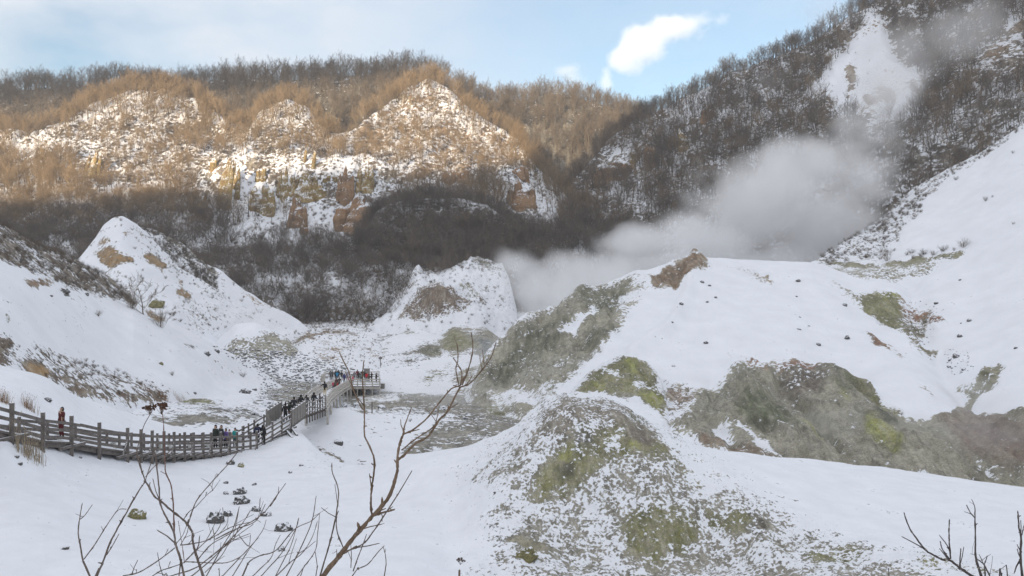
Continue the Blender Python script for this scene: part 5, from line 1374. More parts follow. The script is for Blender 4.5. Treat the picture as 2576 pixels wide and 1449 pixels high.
def at_deck_d(px, d, z=None):
    p = along_d(NE, d); return Vector(((px - CX) / F * (d + .9), d + .9, p.z + .01))
person(at_deck_d(648, 63.2), R_(200), 1.74, 'walk', NAVY, BLK, "tall person in a long navy coat walking away at the foot of the ramp", 'hair')
person(at_deck_d(662, 63.4), R_(160), 1.60, 'stand', BLK, BLK, "shorter person in black leaning in beside the tall navy coat", 'hood')
person(at_deck_d(718, 70.6), R_(185), 1.76, 'walk', BLK, BLK, "tall person in a black coat walking away between the grey screens", 'hair')
person(at_deck_d(731, 71.4), R_(170), 1.70, 'stand', GRN, CHAR, "person in a dark green coat beside the tall black coat between the screens", 'hood')
person(at_deck_d(740, 73.4), R_(190), 1.72, 'stand', CHAR, BLK, "person in charcoal half hidden behind the pair between the screens")
person(at_deck_d(757, 75.5), R_(180), 1.68, 'stand', BLK, BLK, "person in black above the right end of the grey screen", 'hood')
person(at_deck_d(771, 76.5), R_(200), 1.62, 'stand', CHAR, BLK, "lower dark figure behind the wavy rail next to the screen")
person(at_deck_d(790, 78), R_(170), 1.74, 'stand', BLK, (.08, .075, .07), "person with a black hood behind the wavy rail", 'hood')
person(at_deck_d(805, 80), R_(120), 1.45, 'hold', BLK, BLK, "short dark-coated person at the foot of the footbridge, head turned aside", 'hat', (.06, .05, .05))
person(on_bridge(815, .55) + Vector((0, .3, .02)), R_(175), 1.80, 'point', BLK, (.62, .54, .36), "person in a black jacket and cream trousers starting up the footbridge", 'hair')
person(on_bridge(842, .4), R_(150), 1.62, 'bend', (.085, .065, .05), BLK, "person in brown bending over on the footbridge", 'hair')
person(on_bridge(838, .75), R_(20), 1.15, 'stand', (.50, .06, .12), BLK, "small child in crimson with a white hat on the footbridge", 'hat', (.75, .72, .72))
person(on_bridge(846, .7), R_(160), 1.58, 'stand', (.13, .03, .035), BLK, "person in dark red behind the bending figure on the footbridge")
bagp = person(on_bridge(853, .5), R_(175), 1.72, 'walk', (.07, .05, .042), CHAR, "person in a dark brown coat carrying a red bag up the footbridge", 'hair')
bg_ = MB(); bg_.box((.27, -.02, .62), (.16, .09, .22)); bg_.bar((.27, -.02, .84), (.27, -.02, .97), .03)
bo_ = bg_.build("shoulder_bag", cloth((.50, .03, .04))); bo_.location = bagp.location; bo_.rotation_euler = bagp.rotation_euler
tag(bo_, "bright red bag carried by the brown coat on the footbridge", "bag")
for px_, d, rz, h, pose, c, t, lb, hd, hc in [
    (831.6, 144, 200, 1.68, 'rail', (.10, .10, .10), BLK, "leftmost person on the platform, in a grey coat at the back rail", 'hair', None),
    (836.5, 144.5, 170, 1.60, 'rail', (.12, .115, .11), BLK, "second grey coat at the left back rail of the platform", 'hood', None),
    (844.5, 144.8, 160, 1.66, 'stand', (.03, .04, .05), BLK, "person in black just left of the bright blue jacket", 'hair', None),
    (848, 143.5, 180, 1.62, 'rail', (.035, .26, .48), BLK, "person in a bright blue jacket on the platform", 'hat', BLK),
    (851.5, 145, 200, 1.66, 'stand', BLK, BLK, "dark figure right of the bright blue jacket", 'hair', None),
    (859.5, 143, 190, 1.66, 'hold', BLK, (.3, .29, .28), "person in black holding something pale left of the navy coat", 'hair', None),
    (866, 139, 185, 1.70, 'stand', (.03, .035, .13), CHAR, "person in a long navy hooded coat in the middle of the platform", 'hood', None),
    (873.5, 142, 180, 1.66, 'stand', (.27, .25, .33), (.2, .2, .22), "person in a pale lavender coat behind a twig on the platform", 'hood', None),
    (877, 138, 10, 1.25, 'stand', (.62, .36, .40), (.5, .3, .33), "small child in pale pink at the platform's entrance", 'hat', (.7, .6, .62)),
    (887.5, 138.5, 180, 1.28, 'stand', (.55, .05, .09), BLK, "child in crimson red by the platform's front corner post", 'hood', None),
    (891.5, 143, 180, 1.68, 'stand', (.20, .18, .19), CHAR, "person in mauve grey left of the tall maroon jacket", 'hood', None),
    (899, 145, 190, 1.78, 'stand', (.20, .045, .055), BLK, "tallest person at the back, in a maroon jacket", 'hair', None),
    (903, 143, 170, 1.64, 'stand', (.05, .045, .045), BLK, "dark head right of the tall maroon jacket", 'hair', None),
    (907.5, 140, 180, 1.60, 'stand', (.13, .17, .155), CHAR, "person in a grey-green jacket near the front of the platform", 'hat', (.10, .13, .13)),
    (912, 144.5, 200, 1.78, 'stand', BLK, BLK, "person in black standing left of the information board", 'hair', None),
    (918, 143.5, 160, 1.66, 'stand', CHAR, BLK, "person in charcoal in front of the information board", 'hair', None),
    (922.8, 141.5, 180, 1.66, 'stand', (.62, .04, .05), BLK, "person in bright red with a white hat on the platform", 'hat', (.7, .66, .64)),
    (927.8, 140, 200, 1.55, 'stand', (.10, .075, .06), BLK, "person in brown right beside the bright red jacket", 'hair', None),
    (934.7, 141.5, 60, 1.70, 'hold', BLK, BLK, "person in black with a pale scarf near the platform's right end", 'hair', None),
    (946.5, 140, 120, 1.68, 'rail', BLK, BLK, "rightmost person on the platform, in black at the corner rail", 'hat', BLK)]:
    person(Vector(((px_ - CX) / F * d, d, PZ + .01)), R_(rz), h, pose, c, t, lb, hd, hc)

# ------------------------------------------------------------------ foreground shrubs
def twig_mat(name, c1, c2):
    m, nt, b = new_mat(name)
    tcd = nd(nt, "ShaderNodeTexCoord").outputs["Object"]
    mpn = nd(nt, "ShaderNodeMapping"); mpn.inputs["Scale"].default_value = (60, 60, 14); nt.links.new(tcd, mpn.inputs["Vector"])
    n = noise(nt, 1.0, 5, .65, mpn.outputs[0]); n2 = noise(nt, 120, 3, .6, tcd)
    c = mixcol(nt, maprange(nt, n, .35, .65), c1, c2); c = mixcol(nt, maprange(nt, n2, .62, .72), c, (.36, .33, .30))
    nt.links.new(c, b.inputs["Base Color"]); b.inputs["Roughness"].default_value = .8
    bp = nd(nt, "ShaderNodeBump", Strength=.6, Distance=.002); nt.links.new(n, bp.inputs["Height"]); nt.links.new(bp.outputs[0], b.inputs["Normal"])
    return m
M_BR = twig_mat("grey_brown_twig_bark", (.085, .065, .055), (.19, .155, .135))
M_BR2 = twig_mat("brown_branch_bark", (.10, .068, .045), (.21, .15, .105))
M_RED = twig_mat("reddish_stem_bark", (.13, .065, .055), (.19, .12, .10))
M_DBR = twig_mat("dark_twig_bark", (.045, .036, .034), (.10, .085, .08))
M_SEED = flat_mat("dried_flower", (.085, .05, .035), .9, .4)
def smooth_line(pts, rad, per=5):
    x = np.arange(len(pts)); q = np.linspace(0, len(pts) - 1, (len(pts) - 1) * per + 1)
    P = np.asarray(pts, float); n = len(P)
    out = np.zeros((len(q), 3))
    for i, t in enumerate(q):
        k = min(int(t), n - 2); u = t - k
        p0, p1, p2, p3 = P[max(k - 1, 0)], P[k], P[k + 1], P[min(k + 2, n - 1)]
        out[i] = .5 * ((2 * p1) + (-p0 + p2) * u + (2 * p0 - 5 * p1 + 4 * p2 - p3) * u * u + (-p0 + 3 * p1 - 3 * p2 + p3) * u ** 3)
    return out, np.interp(q, x, rad)
def shrub(name, label, depth, root, branches, conv, mat, seed, part="branch", dvar=.22):
    """branches: (points root->tip in crop coordinates, width0, width1, to_root, depth shift)"""
    r = np.random.default_rng(seed); x0, y0, k = conv
    rp = at(root[0], root[1], depth); rp.z = ground_z(rp.x, rp.y) - .05 if root[2] else rp.z
    e = tag(empty(name, rp), label, "shrub")
    for bi, (pts, w0, w1, torr, *mt) in enumerate(branches):
        P = cv(pts, x0, y0, k); n = len(P)
        d0 = depth + r.uniform(-dvar, dvar) * .6; d1 = depth + r.uniform(-dvar, dvar)
        Q = [at(px, py, d0 + (d1 - d0) * i / max(1, n - 1)) for i, (px, py) in enumerate(P)]
        ra = list(np.linspace(w0, w1, n) * k * .5 / F * depth)
        if torr:
            t_ = (Q[0] - Q[1]).normalized(); t_.z = min(t_.z, -.25); mid = Q[0] + t_ * .38 
            mid2 = mid.lerp(rp, .5) + t_ * .1
            Q = [rp, mid2, mid] + Q; ra = [ra[0] * 1.8, ra[0] * 1.45, ra[0] * 1.2] + ra
        L, R = smooth_line([tuple(q - rp) for q in Q], ra, 6)
        R = R * (1 + .10 * r.normal(size=len(R)))
        L = L + r.normal(0, .12, L.shape) * R[:, None]
        nodes = np.arange(4, len(R) - 1, 9); R[nodes] *= 1.35
        m = MB(); m.tube(L, R, 7)
        for i_ in nodes[::1]:                          # small buds at the nodes
            if r.random() < .75:
                a = unit(r.normal(size=3)); t = unit(L[min(i_ + 1, len(L) - 1)] - L[i_ - 1]); a = unit(a - t * a.dot(t) + .6 * t)
                m.tube(np.array([L[i_], L[i_] + a * R[i_] * 2.2, L[i_] + a * R[i_] * 3.3]), [R[i_] * .6, R[i_] * .5, R[i_] * .15], 5)
            if r.random() < .30:                       # short side shoots
                a = unit(r.normal(size=3)); t = unit(L[min(i_ + 1, len(L) - 1)] - L[i_ - 1]); a = unit(a - t * a.dot(t) + 1.1 * t); ln = r.uniform(.02, .075) * depth / 2.4
                b_ = L[i_] + a * ln; m.tube(np.array([L[i_], L[i_] + a * ln * .5 + r.normal(0, .002, 3), b_, b_ + a * R[i_] * 1.5]), [min(R[i_] * .55, .0022), min(R[i_] * .45, .0018), min(R[i_] * .4, .0016), .0006], 5)
        m.tube(np.array([L[-1], L[-1] + unit(L[-1] - L[-2]) * R[-1] * 3]), [R[-1] * 1.3, R[-1] * .3], 5)
        m.build(part, mt[0] if mt else mat, e, smooth=True)
    return e, rp
c6 = (629, 817.6, .4358); c5 = (125.8, 1132, .2188); c7 = (0, 943.4, .3472); cR = (2138.4, 1226.4, .17)
shrub("bare_shrub", "thick bare branch slanting up across the platform and creek, biggest in front", 2.7, (640, 2300, 1), [
    ([(420,1449),(540,1300),(620,1200),(705,1105),(790,1010),(830,920),(850,840),(850,780),(860,700),(885,630)], 27, 12, 1),
    ([(885,630),(890,590),(930,480)], 10, 6, 0), ([(885,630),(940,605),(1020,540),(1100,440),(1160,370),(1205,352)], 10, 7, 0),
    ([(850,785),(900,740),(960,680),(1030,640),(1090,550),(1140,500),(1180,420),(1212,362)], 14, 10, 0), ([(875,722),(960,655),(1050,595),(1095,540)], 8, 6, 0), ([(1068,582),(1078,540),(1090,480)], 7, 4, 0),
    ([(1208,358),(1195,300),(1188,250),(1200,200),(1198,115)], 8, 5, 0), ([(1212,350),(1222,300),(1218,260),(1175,192)], 8, 6, 0), ([(1225,345),(1255,270),(1278,190),(1286,120),(1277,45)], 9, 5, 0),
    ([(1212,360),(1270,335),(1330,270),(1390,190),(1420,100)], 9, 5, 0), ([(1352,242),(1348,200),(1342,145)], 6, 4, 0), ([(1222,325),(1245,290),(1248,258)], 6, 4, 0), ([(1205,355),(1175,350)], 7, 6, 0), ([(1215,345),(1235,300)], 9, 6, 0),
    ([(705,1105),(698,1040),(700,960),(712,870),(718,780),(690,700),(662,640),(660,560),(660,480),(655,400),(650,300),(657,210)], 13, 6, 0), ([(660,490),(640,470),(600,380),(570,270),(540,210),(518,160)], 8, 6, 0),
    ([(700,880),(690,872)], 9, 6, 0), ([(705,1105),(760,1085),(810,1072),(832,1066)], 13, 9, 0), ([(735,1085),(760,1068),(782,1060)], 9, 6, 0),
    ([(540,1310),(650,1265),(720,1180),(800,1060),(870,950),(932,846)], 9, 5, 0, M_BR), ([(540,1290),(505,1200),(498,1120),(510,1075)], 8, 5, 0, M_BR),
    ([(405,1449),(430,1360),(460,1260),(490,1130),(510,1000),(505,930),(475,850),(473,800)], 10, 5, 1, M_BR),
    ([(590,1449),(620,1410),(680,1380),(740,1310),(772,1277)], 7, 4, 1, M_BR), ([(775,1449),(785,1380),(780,1320),(770,1285)], 6, 4, 1, M_BR), ([(596,1420),(620,1350),(645,1285),(672,1210)], 7, 4, 0, M_BR), ([(582,1400),(585,1330),(582,1265)], 6, 4, 0, M_BR),
    ([(500,1330),(500,1295)], 5, 3, 0, M_BR), ([(380,1449),(388,1395),(376,1310)], 6, 4, 1, M_BR)], c6, M_BR2, 3)
M_ = M_RED
ea, ra_ = shrub("bare_shrub", "many-stemmed thin shrub with dried flower heads at lower left", 2.4, (470, 2400, 1), [
    ([(455,1449),(380,1270),(345,1080),(325,950),(340,800),(368,625)], 24, 10, 1), ([(340,800),(400,750),(485,632)], 11, 7, 0), ([(390,1255),(520,1080),(600,950),(690,810),(785,690),(872,680)], 14, 7, 0),
    ([(540,1449),(610,1290),(680,1090),(760,930),(850,770),(950,590),(1040,440),(1098,360)], 24, 14, 1), ([(650,1210),(730,1080),(790,970)], 12, 8, 0), ([(520,1449),(580,1360),(640,1220)], 16, 10, 1),
    ([(1760,1449),(1720,1330),(1680,1200),(1640,1050),(1640,960),(1590,870),(1530,800),(1400,700),(1300,610),(1200,530),(1130,410),(1098,365)], 28, 18, 1),
    ([(1098,360),(1040,200),(1003,60),(1020,-80),(1085,-290),(1165,-430)], 14, 7, 0), ([(1100,340),(1160,150),(1190,50),(1215,-80)], 11, 8, 0), ([(1100,310),(1180,210),(1310,90),(1400,-20)], 11, 7, 0),
    ([(1540,1449),(1500,1250),(1450,1100),(1420,940),(1340,780),(1270,620),(1250,400),(1215,90),(1195,20)], 26, 11, 1), ([(1430,980),(1425,800),(1415,600),(1390,400),(1330,250),(1322,60),(1312,-100),(1306,-300),(1288,-440)], 18, 8, 0, M_RED),
    ([(1535,800),(1600,710),(1680,650),(1800,520),(1870,460),(1955,345)], 11, 5, 0), ([(1585,860),(1640,690),(1700,560),(1850,380),(1960,260),(2050,160),(2160,20)], 15, 11, 0), ([(1870,470),(1865,400),(1915,270)], 8, 5, 0), ([(1790,520),(1805,480)], 9, 6, 0),
    ([(840,1446),(1000,1415),(1140,1340),(1300,1230),(1430,1130)], 14, 11, 0), ([(990,1415),(997,1375)], 8, 6, 0), ([(1320,1215),(1360,1135)], 8, 5, 0),
    ([(1500,1095),(1650,1075),(1800,1040),(1950,960),(2100,880),(2300,830)], 13, 8, 0), ([(1180,1449),(1270,1390),(1360,1360),(1480,1320),(1560,1285)], 13, 10, 0), ([(1360,1350),(1383,1278)], 8, 5, 0),
    ([(1560,1285),(1700,1290),(1900,1300),(2050,1290),(2200,1220),(2300,1110)], 12, 8, 0), ([(1560,1270),(1750,1090),(1880,980),(1950,880),(1990,760),(1985,665)], 11, 6, 0), ([(1700,1260),(1850,1090),(2000,1000),(2180,880),(2300,705)], 13, 8, 0),
    ([(1760,1300),(1900,1190),(2060,1070),(2110,960),(2145,830),(2175,655)], 11, 6, 0), ([(1780,1410),(1960,1230),(2080,1060),(2300,960)], 11, 7, 0), ([(1300,1449),(1260,1320),(1235,1180)], 10, 7, 1), ([(1545,1290),(1520,1100),(1475,820)], 10, 6, 0, M_RED),
    ([(1870,890),(1890,1000),(1885,1060)], 8, 6, 0), ([(1800,1030),(1875,890),(1960,680)], 9, 6, 0), ([(1930,980),(2030,860),(2050,740)], 9, 6, 0), ([(1450,1080),(1520,990),(1570,870)], 10, 7, 0), ([(1500,1090),(1570,970),(1590,890)], 9, 7, 0)], c5, M_BR, 5)
shrub("bare_shrub", "low spray of thin upright twigs in front of the pointed dark boulder", 2.5, (650, 2400, 1), [
    ([(1440,1385),(1560,1290),(1680,1180),(1760,1100),(1900,1010),(2000,880),(2068,788)], 9, 5, 1), ([(1690,1449),(1800,1270),(1900,1130),(1928,1050)], 7, 4, 1), ([(1760,1449),(1800,1360),(1880,1310),(2000,1270),(2130,1120),(2250,1060),(2312,1005)], 10, 5, 1),
    ([(2000,1449),(2110,1230),(2162,1040)], 7, 4, 1), ([(2080,1449),(2180,1250),(2260,1060),(2290,880)], 9, 5, 1), ([(1500,1449),(1620,1230),(1690,1110),(1732,960)], 8, 5, 1), ([(2160,1449),(2280,1280),(2300,1160),(2316,1005)], 7, 4, 1),
    ([(1560,1190),(1700,1120),(1850,1060),(1920,940)], 9, 5, 0), ([(1880,960),(1886,890)], 6, 4, 0), ([(1960,950),(2010,870),(2020,810)], 7, 4, 0), ([(1840,1449),(1960,1330),(1995,1230),(2030,1160)], 7, 4, 1), ([(1620,1449),(1760,1300),(1870,1180)], 7, 4, 1),
    ([(1900,1449),(2040,1290),(2140,1120),(2165,1040)], 8, 4, 1), ([(2180,1449),(2230,1360),(2280,1280)], 6, 4, 1), ([(1400,1449),(1530,1340),(1660,1210),(1830,1085)], 9, 5, 1), ([(1730,1160),(1800,1240),(1815,1160)], 6, 4, 0),
    ([(2010,1449),(2100,1360),(2190,1290),(2260,1180),(2300,1060)], 8, 4, 1), ([(1590,1449),(1585,1410)], 6, 4, 1), ([(1690,1200),(1735,1090)], 6, 4, 0)], c7, M_BR, 9)
shrub("bare_shrub", "dark bare twigs rising from the bottom right corner", 2.0, (2560, 2300, 1), [
    ([(1800,1310),(1650,1210),(1470,1075),(1370,1070),(1240,1000),(1110,920),(980,750),(880,600),(800,385)], 38, 18, 1), ([(1490,1055),(1470,840),(1465,650),(1470,490)], 24, 16, 0), ([(1475,1060),(1370,920),(1335,800)], 20, 14, 0), ([(1455,1062),(1390,985),(1325,905)], 16, 11, 0),
    ([(1635,1195),(1625,1100),(1640,915)], 20, 14, 0), ([(1940,1310),(1890,1150),(1860,1020),(1855,800),(1850,450),(1845,290),(1800,175)], 38, 8, 1), ([(1848,450),(1780,370),(1725,265)], 18, 14, 0), ([(1855,1005),(1785,980)], 8, 5, 0),
    ([(2070,1310),(1980,1140),(1880,1060)], 22, 14, 1), ([(1985,1140),(2010,1080),(2030,1015)], 17, 12, 0), ([(1970,1125),(1940,1050),(1910,990)], 13, 8, 0), ([(2550,1310),(2525,1050),(2530,720),(2500,600),(2485,370)], 36, 16, 1),
    ([(2530,720),(2530,600),(2527,490)], 15, 10, 0), ([(2545,700),(2565,600),(2590,520)], 15, 10, 0), ([(2540,955),(2500,900),(2475,850)], 17, 12, 0), ([(2525,1040),(2495,990),(2478,920)], 16, 11, 0), ([(2330,1310),(2313,1150)], 16, 9, 1), ([(2240,1320),(2245,1265)], 15, 10, 1), ([(2005,1320),(2005,1250)], 15, 10, 1), ([(2065,1310),(2070,1260)], 12, 8, 0), ([(575,1310),(570,1235)], 14, 9, 1)], cR, M_DBR, 13, dvar=.15)
def umbel(px, py, wpx, d, seed, name, parent=None, org=None, n=24):
    r = np.random.default_rng(seed); m = MB(); s = wpx / F * d; c = np.array(at(px, py, d)) - (np.array(org) if org is not None else 0)
    base = c + np.array([0, 0, -s * .55])
    bm = bmesh.new(); bmesh.ops.create_icosphere(bm, subdivisions=1, radius=1); sv_ = np.array([q.co for q in bm.verts]); sf_ = np.array([[q.index for q in f_.verts] for f_ in bm.faces]); bm.free()
    for k in range(n):
        a = r.uniform(0, 6.28); q = r.uniform(.05, .5) ** .8
        t = c + np.array([math.cos(a) * q * s, math.sin(a) * q * s * .8, s * (.20 - .55 * q * q + r.normal(0, .09))])
        m.tube(np.array([base, base * .4 + t * .6 + [0, 0, -.05 * s], t]), [s * .012, s * .009, s * .007], 4)
        for j in range(5):
            rr = s * r.uniform(.05, .09); v = sv_ * rr * (1 + .5 * (r.random((len(sv_), 1)) - .5)) + t + r.normal(0, s * .05, 3)
            m.add(v, np.concatenate([sf_, sf_[:, 2:3]], 1))
    return m.build(name, M_SEED, parent)
umbel(377, 1028, 26, 2.4, 1, "flower_head", ea, ra_); umbel(406, 1024, 34, 2.4, 2, "flower_head", ea, ra_)
p = at(1156, 1414, 2.9); gz = ground_z(p.x, p.y - .2)
e = tag(empty("dried_flower", (p.x - .03, p.y, gz)), "single dried brown flower head on a thin stem at the bottom edge", "flower")
m = MB(); m.tube(np.array([(-.05, 0, -.1), (0, 0, (p.z - gz) * .5), (.03, 0, p.z - gz - .03)]), [.006, .005, .004], 5); m.build("stem", M_BR2, e)
umbel(1158, 1410, 20, 2.9, 3, "flower_head", e, e.location, 12)

# dry grass
M_STRAW = flat_mat("dry_straw", (.33, .27, .19), .9, .35); M_RGRASS = flat_mat("reddish_dry_grass", (.27, .17, .10), .9, .35)
def tuft(px, py, hpx, wpx, n, mat, label, seed, group="dry grass clumps"):
    r = np.random.default_rng(seed); p, nn = hit(px, py); h = hpx / F * p.y; w = wpx / F * p.y
    m = MB()
    for k in range(n):
        b = np.array([r.normal(0, .28) * w, r.normal(0, .2) * w, 0]); z = ground_z(p.x + b[0], p.y + b[1]) - p.z - .03; b[2] = z
        L = h * r.uniform(.45, 1.05); d = np.array([r.normal(0, .16), r.normal(0, .16), 1])
        m.tube(np.array([b, b + d * L * .5, b + d * L + np.array([r.normal(0, .12), r.normal(0, .1), -.04]) * L]), [h * .006 + .003, h * .005 + .002, .002], 3)
        if r.random() < .4: t = b + d * L; m.tube(np.array([t, t + np.array([r.normal(0, .05), 0, .1]) * L]), [h * .014, .002], 4)
    o = m.build("dry_grass", mat); o.location = p; return tag(o, label, "grass", group)
tuft(58, 1140, 72, 70, 75, M_STRAW, "tall straw-coloured dry stems in front of the boardwalk's left end", 1)
tuft(95, 1158, 60, 40, 40, M_STRAW, "shorter dry stems at the right foot of the tall straw clump", 2)
tuft(10, 1012, 36, 30, 90, M_RGRASS, "reddish dry grass clump at the left picture edge behind the rail", 3)
tuft(75, 1030, 34, 36, 90, M_RGRASS, "reddish dry grass tuft behind the first rail posts", 4)
tuft(408, 1002, 20, 30, 110, M_RGRASS, "round brown grass tuft on the flat snow beyond the flower head", 5)
tuft(448, 1006, 16, 22, 60, M_RGRASS, "smaller grass tuft right of the round brown one", 6)
tuft(372, 985, 16, 40, 80, M_RGRASS, "long brown grass patch at the end of the scrub band", 7)
tuft(462, 1004, 10, 14, 30, M_STRAW, "little pale tuft on the flat snow right of the brown tufts", 8)
# lone small tree on the left slope tip, nest-like clumps in its crown
p, n = hit(362, 792)
T_, C_ = make_tree(777, h=6.0, spread=.62, nl=9, low=.12, n2=6, n3=6, twig=.022)
e = tag(empty("bare_tree", p), "lone spreading bare tree in front of the pointed white mound", "tree")
T_.build("trunk", M_TRUNK, e); C_.build("crown", M_DTWIG, e)
for px_, py_, h_, s_, lb in ((403, 822, 3.6, 778, "low bare bush right of the lone tree on the slope tip"), (330, 775, 3.0, 779, "low bare bush left of the lone tree on the slope tip"), (2232, 655, 3.0, 780, "lone bare bush on the green saddle behind the right mound"), (2422, 622, 2.4, 781, "small bare bush on the snow of the far right slope"), (2372, 632, 1.9, 782, "pale twiggy bush left of the far right bush"), (2325, 640, 1.7, 783, "thin twiggy bush in the hollow above the green saddle")):
    p, n = hit(px_, py_); o = make_bush(s_, h=h_, n=22, twig=.016, fork=6).build("bare_bush", M_DTWIG); o.location = p; tag(o, lb, "bush")

# ------------------------------------------------------------------ steam, cloud, haze
def vapour(name, label, blobs, dens, nscale, amp, kind="stuff", cat="steam", gain=1.6, rise=(1, 1, 1), aniso=0.0, col=(.99, .99, .995), seed=0.0, sharp=0.0):
    """blobs: (px, py, d, rx px, ry px, half depth m, weight)"""
    C_, R_2 = [], []
    for px, py, d, rx, ry, rd, *w in blobs:
        C_.append(at(px, py, d)); R_2.append(Vector((rx / F * d, rd, ry / F * d)))
    lo = Vector([min(c[i] - r[i] for c, r in zip(C_, R_2)) for i in range(3)]); hi = Vector([max(c[i] + r[i] for c, r in zip(C_, R_2)) for i in range(3)])
    m = MB(); m.box((lo + hi) / 2, (hi - lo) / 2, (1, 0, 0))
    mat = bpy.data.materials.new(name); mat.use_nodes = True; nt = mat.node_tree
    for n in list(nt.nodes): nt.nodes.remove(n)
    out_ = nt.nodes.new("ShaderNodeOutputMaterial"); pv = nt.nodes.new("ShaderNodeVolumePrincipled")
    pv.inputs["Color"].default_value = (*col, 1); pv.inputs["Anisotropy"].default_value = aniso
    nt.links.new(pv.outputs[0], out_.inputs["Volume"])
    pos = nd(nt, "ShaderNodeNewGeometry").outputs["Position"]
    wn_ = nd(nt, "ShaderNodeTexNoise", Scale=nscale * .6, Detail=3.0, Roughness=.5); nt.links.new(pos, wn_.inputs["Vector"])
    sb = nd(nt, "ShaderNodeVectorMath", operation='SUBTRACT'); nt.links.new(wn_.outputs["Color"], sb.inputs[0]); sb.inputs[1].default_value = (.5, .5, .5)
    sc_ = nd(nt, "ShaderNodeVectorMath", operation='SCALE'); nt.links.new(sb.outputs[0], sc_.inputs[0]); sc_.inputs["Scale"].default_value = .9 / nscale
    ad = nd(nt, "ShaderNodeVectorMath", operation='ADD'); nt.links.new(pos, ad.inputs[0]); nt.links.new(sc_.outputs[0], ad.inputs[1])
    p_ = ad.outputs[0]; tot = None
    for (px, py, d, rx, ry, rd, *w), c, r in zip(blobs, C_, R_2):
        a = nd(nt, "ShaderNodeVectorMath", operation='SUBTRACT'); nt.links.new(p_, a.inputs[0]); a.inputs[1].default_value = c
        b = nd(nt, "ShaderNodeVectorMath", operation='MULTIPLY'); nt.links.new(a.outputs[0], b.inputs[0]); b.inputs[1].default_value = (1 / r.x, 1 / r.y, 1 / r.z)
        l = nd(nt, "ShaderNodeVectorMath", operation='LENGTH'); nt.links.new(b.outputs[0], l.inputs[0])
        v = maprange(nt, l.outputs["Value"], 1.0, 0.15, 0.0, w[0] if w else 1.0, True)
        tot = v if tot is None else math_(nt, 'MAXIMUM', tot, v)
    mpn = nd(nt, "ShaderNodeMapping"); mpn.inputs["Scale"].default_value = rise; mpn.inputs["Location"].default_value = (seed, seed, seed); nt.links.new(pos, mpn.inputs["Vector"])
    n = noise(nt, nscale, 6, .66, mpn.outputs[0])
    e = math_(nt, 'MULTIPLY_ADD', math_(nt, 'SUBTRACT', n, .5), amp, tot)
    e = math_(nt, 'MULTIPLY', maprange(nt, e, .12, .12 + (1 - sharp), 0, 1), maprange(nt, tot, 0, .12, 0, 1))
    nt.links.new(math_(nt, 'MULTIPLY', e, dens * gain), pv.inputs["Density"])
    o = m.build(name, mat); tag(o, label, cat, kind=kind)
    return o
vapour("steam", "big white steam cloud rising behind the right mound", [
    (1900,520,228,250,150,26), (2060,570,228,190,130,24), (1780,610,225,190,110,24), (1520,690,216,240,120,24,.85), (1400,745,212,170,120,20,.75), (1340,810,208,120,100,16,.7), (1310,710,225,110,100,14,.5), (1230,730,234,110,90,10,.3),
    (2010,420,236,160,100,22,.9), (1960,650,222,260,90,22,.9), (1700,680,218,180,70,18,.8), (1620,630,222,180,80,20,.8), (2150,430,240,120,120,20,.6), (2210,330,246,120,130,18,.5), (2240,230,250,110,110,16,.4), (1290,660,214,90,60,14,.5), (1280,890,185,90,60,10,.5)],   .10, .042, 2.5, col=(.995, .995, .997))
vapour("steam", "thin steam wisps drifting across the upper right mountain", [
    (2270,110,322,150,130,16,.55), (2420,70,318,190,80,16,.6), (2250,240,308,130,120,14,.55), (2230,370,262,130,120,14,.5), (2330,400,250,170,70,10,.35), (1900,180,365,140,60,12,.25), (2100,30,345,120,60,12,.35)], .05, .03, 1.6, seed=5)
vapour("steam", "thin steam hanging over the green gully at lower right", [
    (2490,1105,84,200,100,8,.9), (2290,1120,86,190,85,7,.6), (2080,1090,88,200,70,6,.5), (2560,1190,80,160,70,6,.7), (1800,1090,90,200,70,5,.3), (2450,1010,88,140,60,6,.5)], .075, .13, 1.6, seed=9)
vapour("steam", "faint steam over the grey creek flats beside the platform", [
    (1180,995,120,230,80,8,.8), (1010,1000,128,160,50,8,.45), (1270,1045,110,130,60,6,.6), (1240,900,150,120,70,8,.5), (1120,1080,100,160,40,5,.35)], .045, .12, 1.6, seed=3)
vapour("steam", "faint steam above the grey mound under the pointed hill", [(640,815,196,130,70,8,.7), (560,800,192,110,70,8,.5), (700,860,192,120,50,7,.5), (700,985,120,120,50,7,.45)], .05, .1, 1.5, seed=7)
vapour("cloud", "bright white ragged cloud puff in the blue sky", [
    (1690,75,900,95,42,45), (1620,115,900,85,50,45), (1570,150,900,55,45,38,.85), (1740,65,900,75,32,36,.7), (1525,195,900,28,38,25,.45), (1790,50,900,70,24,26,.3)], .03, .03, 2.5, cat="cloud", seed=2, sharp=.0, aniso=-.1, col=(.93, .97, 1.0))
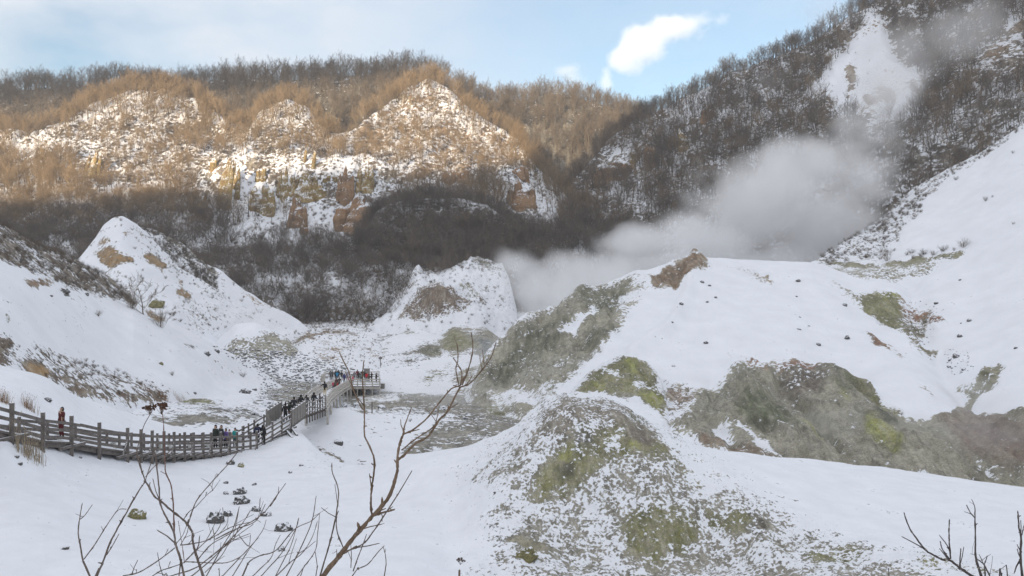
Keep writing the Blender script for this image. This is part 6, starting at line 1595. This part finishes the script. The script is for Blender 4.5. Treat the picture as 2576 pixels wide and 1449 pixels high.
vapour("cloud", "small faint cloud shred just above the right hill notch", [(1435,185,880,50,22,25,.55), (1450,205,880,40,24,22,.4)], .03, .03, 1.6, cat="cloud", seed=4, col=(.93, .97, 1.0))
# unseen cloud bank added behind the viewpoint to shade the far left ridge
def shade_blob(px, py, d, t, r):
    p = at(px, py, d) + SUN * t; return p, r
cb_ = [shade_blob(px, py, d, 760, r) for px, py, d, r in ((-150,176,520,75), (120,170,520,75), (380,160,515,72), (640,148,512,70), (860,132,510,66), (1040,100,505,50))]
mat = bpy.data.materials.new("cloud"); mat.use_nodes = True; nt = mat.node_tree
for n in list(nt.nodes): nt.nodes.remove(n)
o_ = nt.nodes.new("ShaderNodeOutputMaterial"); pv = nt.nodes.new("ShaderNodeVolumePrincipled"); nt.links.new(pv.outputs[0], o_.inputs["Volume"])
pv.inputs["Density"].default_value = .03; pv.inputs["Color"].default_value = (.97, .98, 1, 1)
bm = bmesh.new()
for k, (p, r) in enumerate(cb_):
    q = bmesh.ops.create_icosphere(bm, subdivisions=3, radius=1)['verts']
    v = np.array([x.co for x in q]); n = 1 + .2 * fbm(v * 1.5 + k * 5, 3, 60 + k)
    for x, m_ in zip(q, n): x.co = p + Vector((x.co.x * r * 1.15, x.co.y * r * .8, x.co.z * r * .48)) * m_
me = bpy.data.meshes.new("cloud"); bm.to_mesh(me); bm.free(); me.materials.append(mat)
tag(link(bpy.data.objects.new("cloud", me)), "added cloud volume behind the viewpoint, shading the far left ridge", "cloud", kind="stuff")
hz = bpy.data.materials.new("haze"); hz.use_nodes = True; nt = hz.node_tree
for n in list(nt.nodes): nt.nodes.remove(n)
o_ = nt.nodes.new("ShaderNodeOutputMaterial"); pv = nt.nodes.new("ShaderNodeVolumePrincipled"); nt.links.new(pv.outputs[0], o_.inputs["Volume"])
pv.inputs["Color"].default_value = (.93, .95, .98, 1); pv.inputs["Density"].default_value = HAZE
if HAZE:
    m = MB(); m.box((0, 300, 90), (620, 330, 175)); tag(m.build("haze", hz), "thin even winter haze filling the valley", "haze", kind="stuff")
